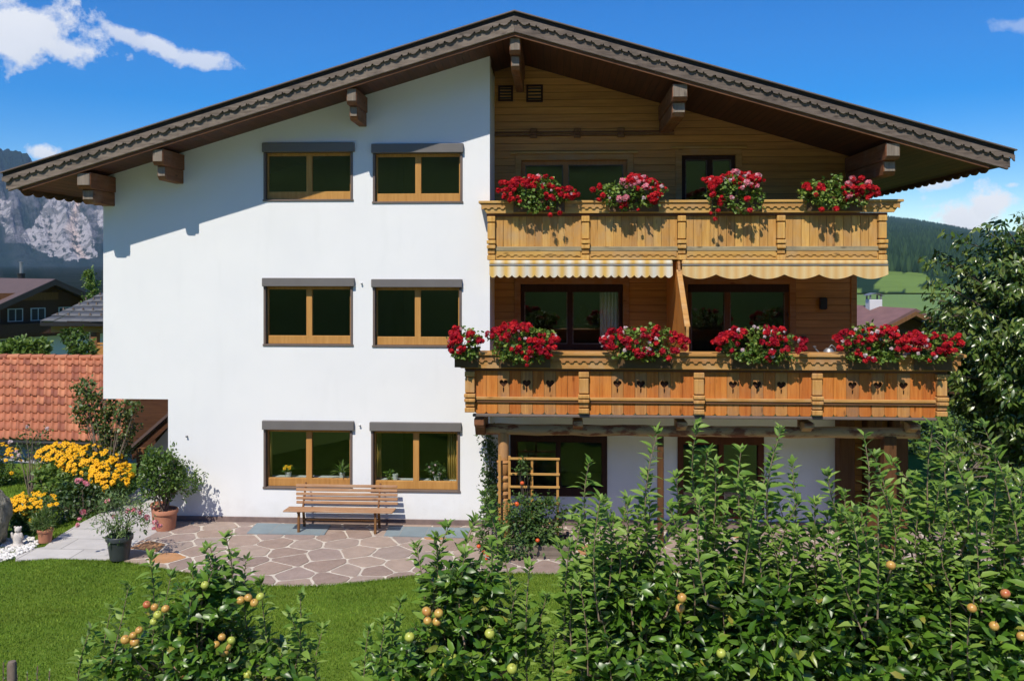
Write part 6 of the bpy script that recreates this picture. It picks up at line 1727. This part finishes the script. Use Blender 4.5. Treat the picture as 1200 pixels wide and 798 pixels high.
def mountain(u, v):
    px = float(np.interp(u, [0, .18, .82, 1], [-560, -45, 135, 590])); ry = ridge_y(px); D = float(np.interp(v, [0, .16, .86, 1.0], [130, 2050, 2750, 3150]))
    top = 5.1 + (HOR - ry)/F*DM; s = min(1.0, v/.86)
    h = float(np.interp(v, [0, .16], [BASE + .3, 12.0])) + (top - 12)*max(0, (v - .16)/.70 if v < .86 else 1)**1.15
    if v > .86: h -= (v - .86)*1400
    p = far(px, HOR, D)
    rn = fbm(px*.016 + v*.8, v*1.5, 1.3, 6, True); n2 = fbm(px*.06 + v*2, v*3.6, 5.0, 5)
    h += (rn*70 + n2*34)*float(np.clip((v - .16)*3, 0, 1))*(.3 if v > .8 else 1)
    # where the mountain is bare: crags, and one pale scree fan below them
    sy = HOR - (h - 5.1)*F/D
    crag = rn*.9 + n2*.9 + .25*fbm(px*.16, sy*.16, 9, 4)
    forest = (.014, .031, .018); rock = (.22, .205, .215); scree = (.50, .46, .45)
    f = 1/(1 + math.exp(-(crag - .52)*13)) * (1 if sy < 285 else .1)
    f *= float(np.clip((sy - 195)/25, 0, 1))
    # the pale fan of a rockfall, and two smaller scars beside it
    wx, wy = px + 9*fbm(px*.06, sy*.06, 2, 4), sy + 9*fbm(px*.06, sy*.06, 7, 4)
    g = 0.0
    for scar in SCARS:
        if bool(inside(scar, np.array(wx), np.array(wy))): g = 1.0
    if g and fbm(px*.22, sy*.22, 12, 4) > .15: g = .12
    t = (sy - 236)/70
    lo = [forest[i]*(1-f) + rock[i]*f for i in range(3)]
    chute = float(np.clip(1.2 - abs(wx - (93 - 26*min(max(0, t), .45) + 30*max(0, t - .45)))/6, 0, 1))
    sc = [scree[i] + (.22, .10, .02)[i]*chute for i in range(3)]
    return tuple((p.x, p.y, h)), [lo[i]*(1-g) + sc[i]*g for i in range(3)]
tag(grid('mountain', mountain, 430, 250, terrain_mat('mountain_cover', True)), kind='structure')
RH = [(600, 285), (820, 256), (960, 254), (1040, 263), (1080, 268), (1140, 279), (1250, 285), (1500, 300), (1800, 310)]
MEADOWS = [(1056, 330, 34, 9, -10), (1040, 322, 20, 4, 0), (1085, 350, 42, 11, -14), (1150, 335, 30, 12, -8), (1110, 342, 30, 7, -12), (1010, 362, 30, 8, 0), (1180, 360, 50, 10, 0)]
def hill_xyz(px, v):
    D = 260 + v*2140; ry = float(np.interp(px, [r[0] for r in RH], [r[1] for r in RH])); top = 5.1 + (HOR + 3 - ry)/F*2300
    s = min(1, v/.93); h = BASE + .4 + (top - BASE)*(s**1.22) + (fbm(px*.01, v*3, 4, 4)*26)*min(1, v*2)**2*(1 - v)
    if v > .93: h -= (v - .93)*400
    p = far(px, HOR, D); return p.x, p.y, h, D
def meadow(px, sy):
    if sy > 337 and fbm(px*.05, sy*.12, 6, 3) > -.06: return True
    for (cx, cy_, a, b, t) in MEADOWS:
        tt = R(t); dx, dy = px - cx, sy - cy_; u = (dx*math.cos(tt) + dy*math.sin(tt))/a; w = (-dx*math.sin(tt) + dy*math.cos(tt))/b
        if u*u + w*w + .3*fbm(px*.08, sy*.1, 3, 3) < 1: return True
    return False
def hill(u, v):
    px = 640 + 1000*u; x, y, h, D = hill_xyz(px, v); sy = HOR - (h - 5.1)*F/D
    return (x, y, h), ((.13, .20, .045) if meadow(px, sy) else (.014, .034, .016))
tag(grid('hill', hill, 330, 130, terrain_mat('hill_cover', None)), kind='structure')
# the wood on the hill: thousands of small spruces, one mass
M['spruce'] = leafmat('far_spruce', (.010, .026, .013), (.016, .038, .018), (.030, .060, .024), rough=.9, trans=.05, spec=.1)
V, T = [], []; n = 0
for _ in range(26000):
    px = rng.uniform(960, 1260); v = rng.uniform(.02, .97)**.75; x, y, h, D = hill_xyz(px, v); sy = HOR - (h - 5.1)*F/D
    if meadow(px, sy): continue
    H = rng.uniform(9, 17)*min(1, .25 + D/1400); r = H*rng.uniform(.16, .27); k = len(V); a0 = rng.uniform(0, 6.28)
    for q in range(6): V.append((x + r*math.cos(a0+q*1.047)*rng.uniform(.7, 1.2), y + r*math.sin(a0+q*1.047), h - 1 + rng.uniform(-1, 1.5)))
    V.append((x + rng.normal(0, .4), y, h + H))
    for q in range(6): T.append((k+q, k+(q+1) % 6, k+6))
o = mesh_np('forest', np.array(V), np.array(T), M['spruce'], None, False); tag(o, 'dark spruce forest covering the far hill', 'forest', None, 'stuff')
# wooded slope behind the viewer, seen only in the window panes
def slope(u, v):
    x = -140 + 280*u; y = -60 - 130*v; h = BASE + 62*(v**.8) + 4*fbm(x*.05, y*.05, 1, 4)
    return (x, y, h), ((.05, .095, .022) if fbm(x*.03, y*.03, 4, 4) > 0 else (.018, .036, .010)) if v > .25 else (.09, .15, .035)
tag(grid('hillside', slope, 60, 30, terrain_mat('hillside_cover', None)), kind='structure')

# the air of the valley: thin haze round everything, the sky outside it
m = MB(); m.box(-3600, 3600, -1300, 3450, -14.0, 900.0)
hz, nt, bs = newmat('valley_air'); nt.nodes.remove(bs)
pv = nd(nt, 'ShaderNodeVolumePrincipled'); pv.inputs['Color'].default_value = (.42, .66, 1.0, 1); pv.inputs['Density'].default_value = HAZE; pv.inputs['Anisotropy'].default_value = 0.0
nt.links.new(pv.outputs[0], nt.nodes['Material Output'].inputs['Volume'])
tag(m.build('haze', hz), 'thin blue haze filling the valley air', 'haze', None, 'stuff')
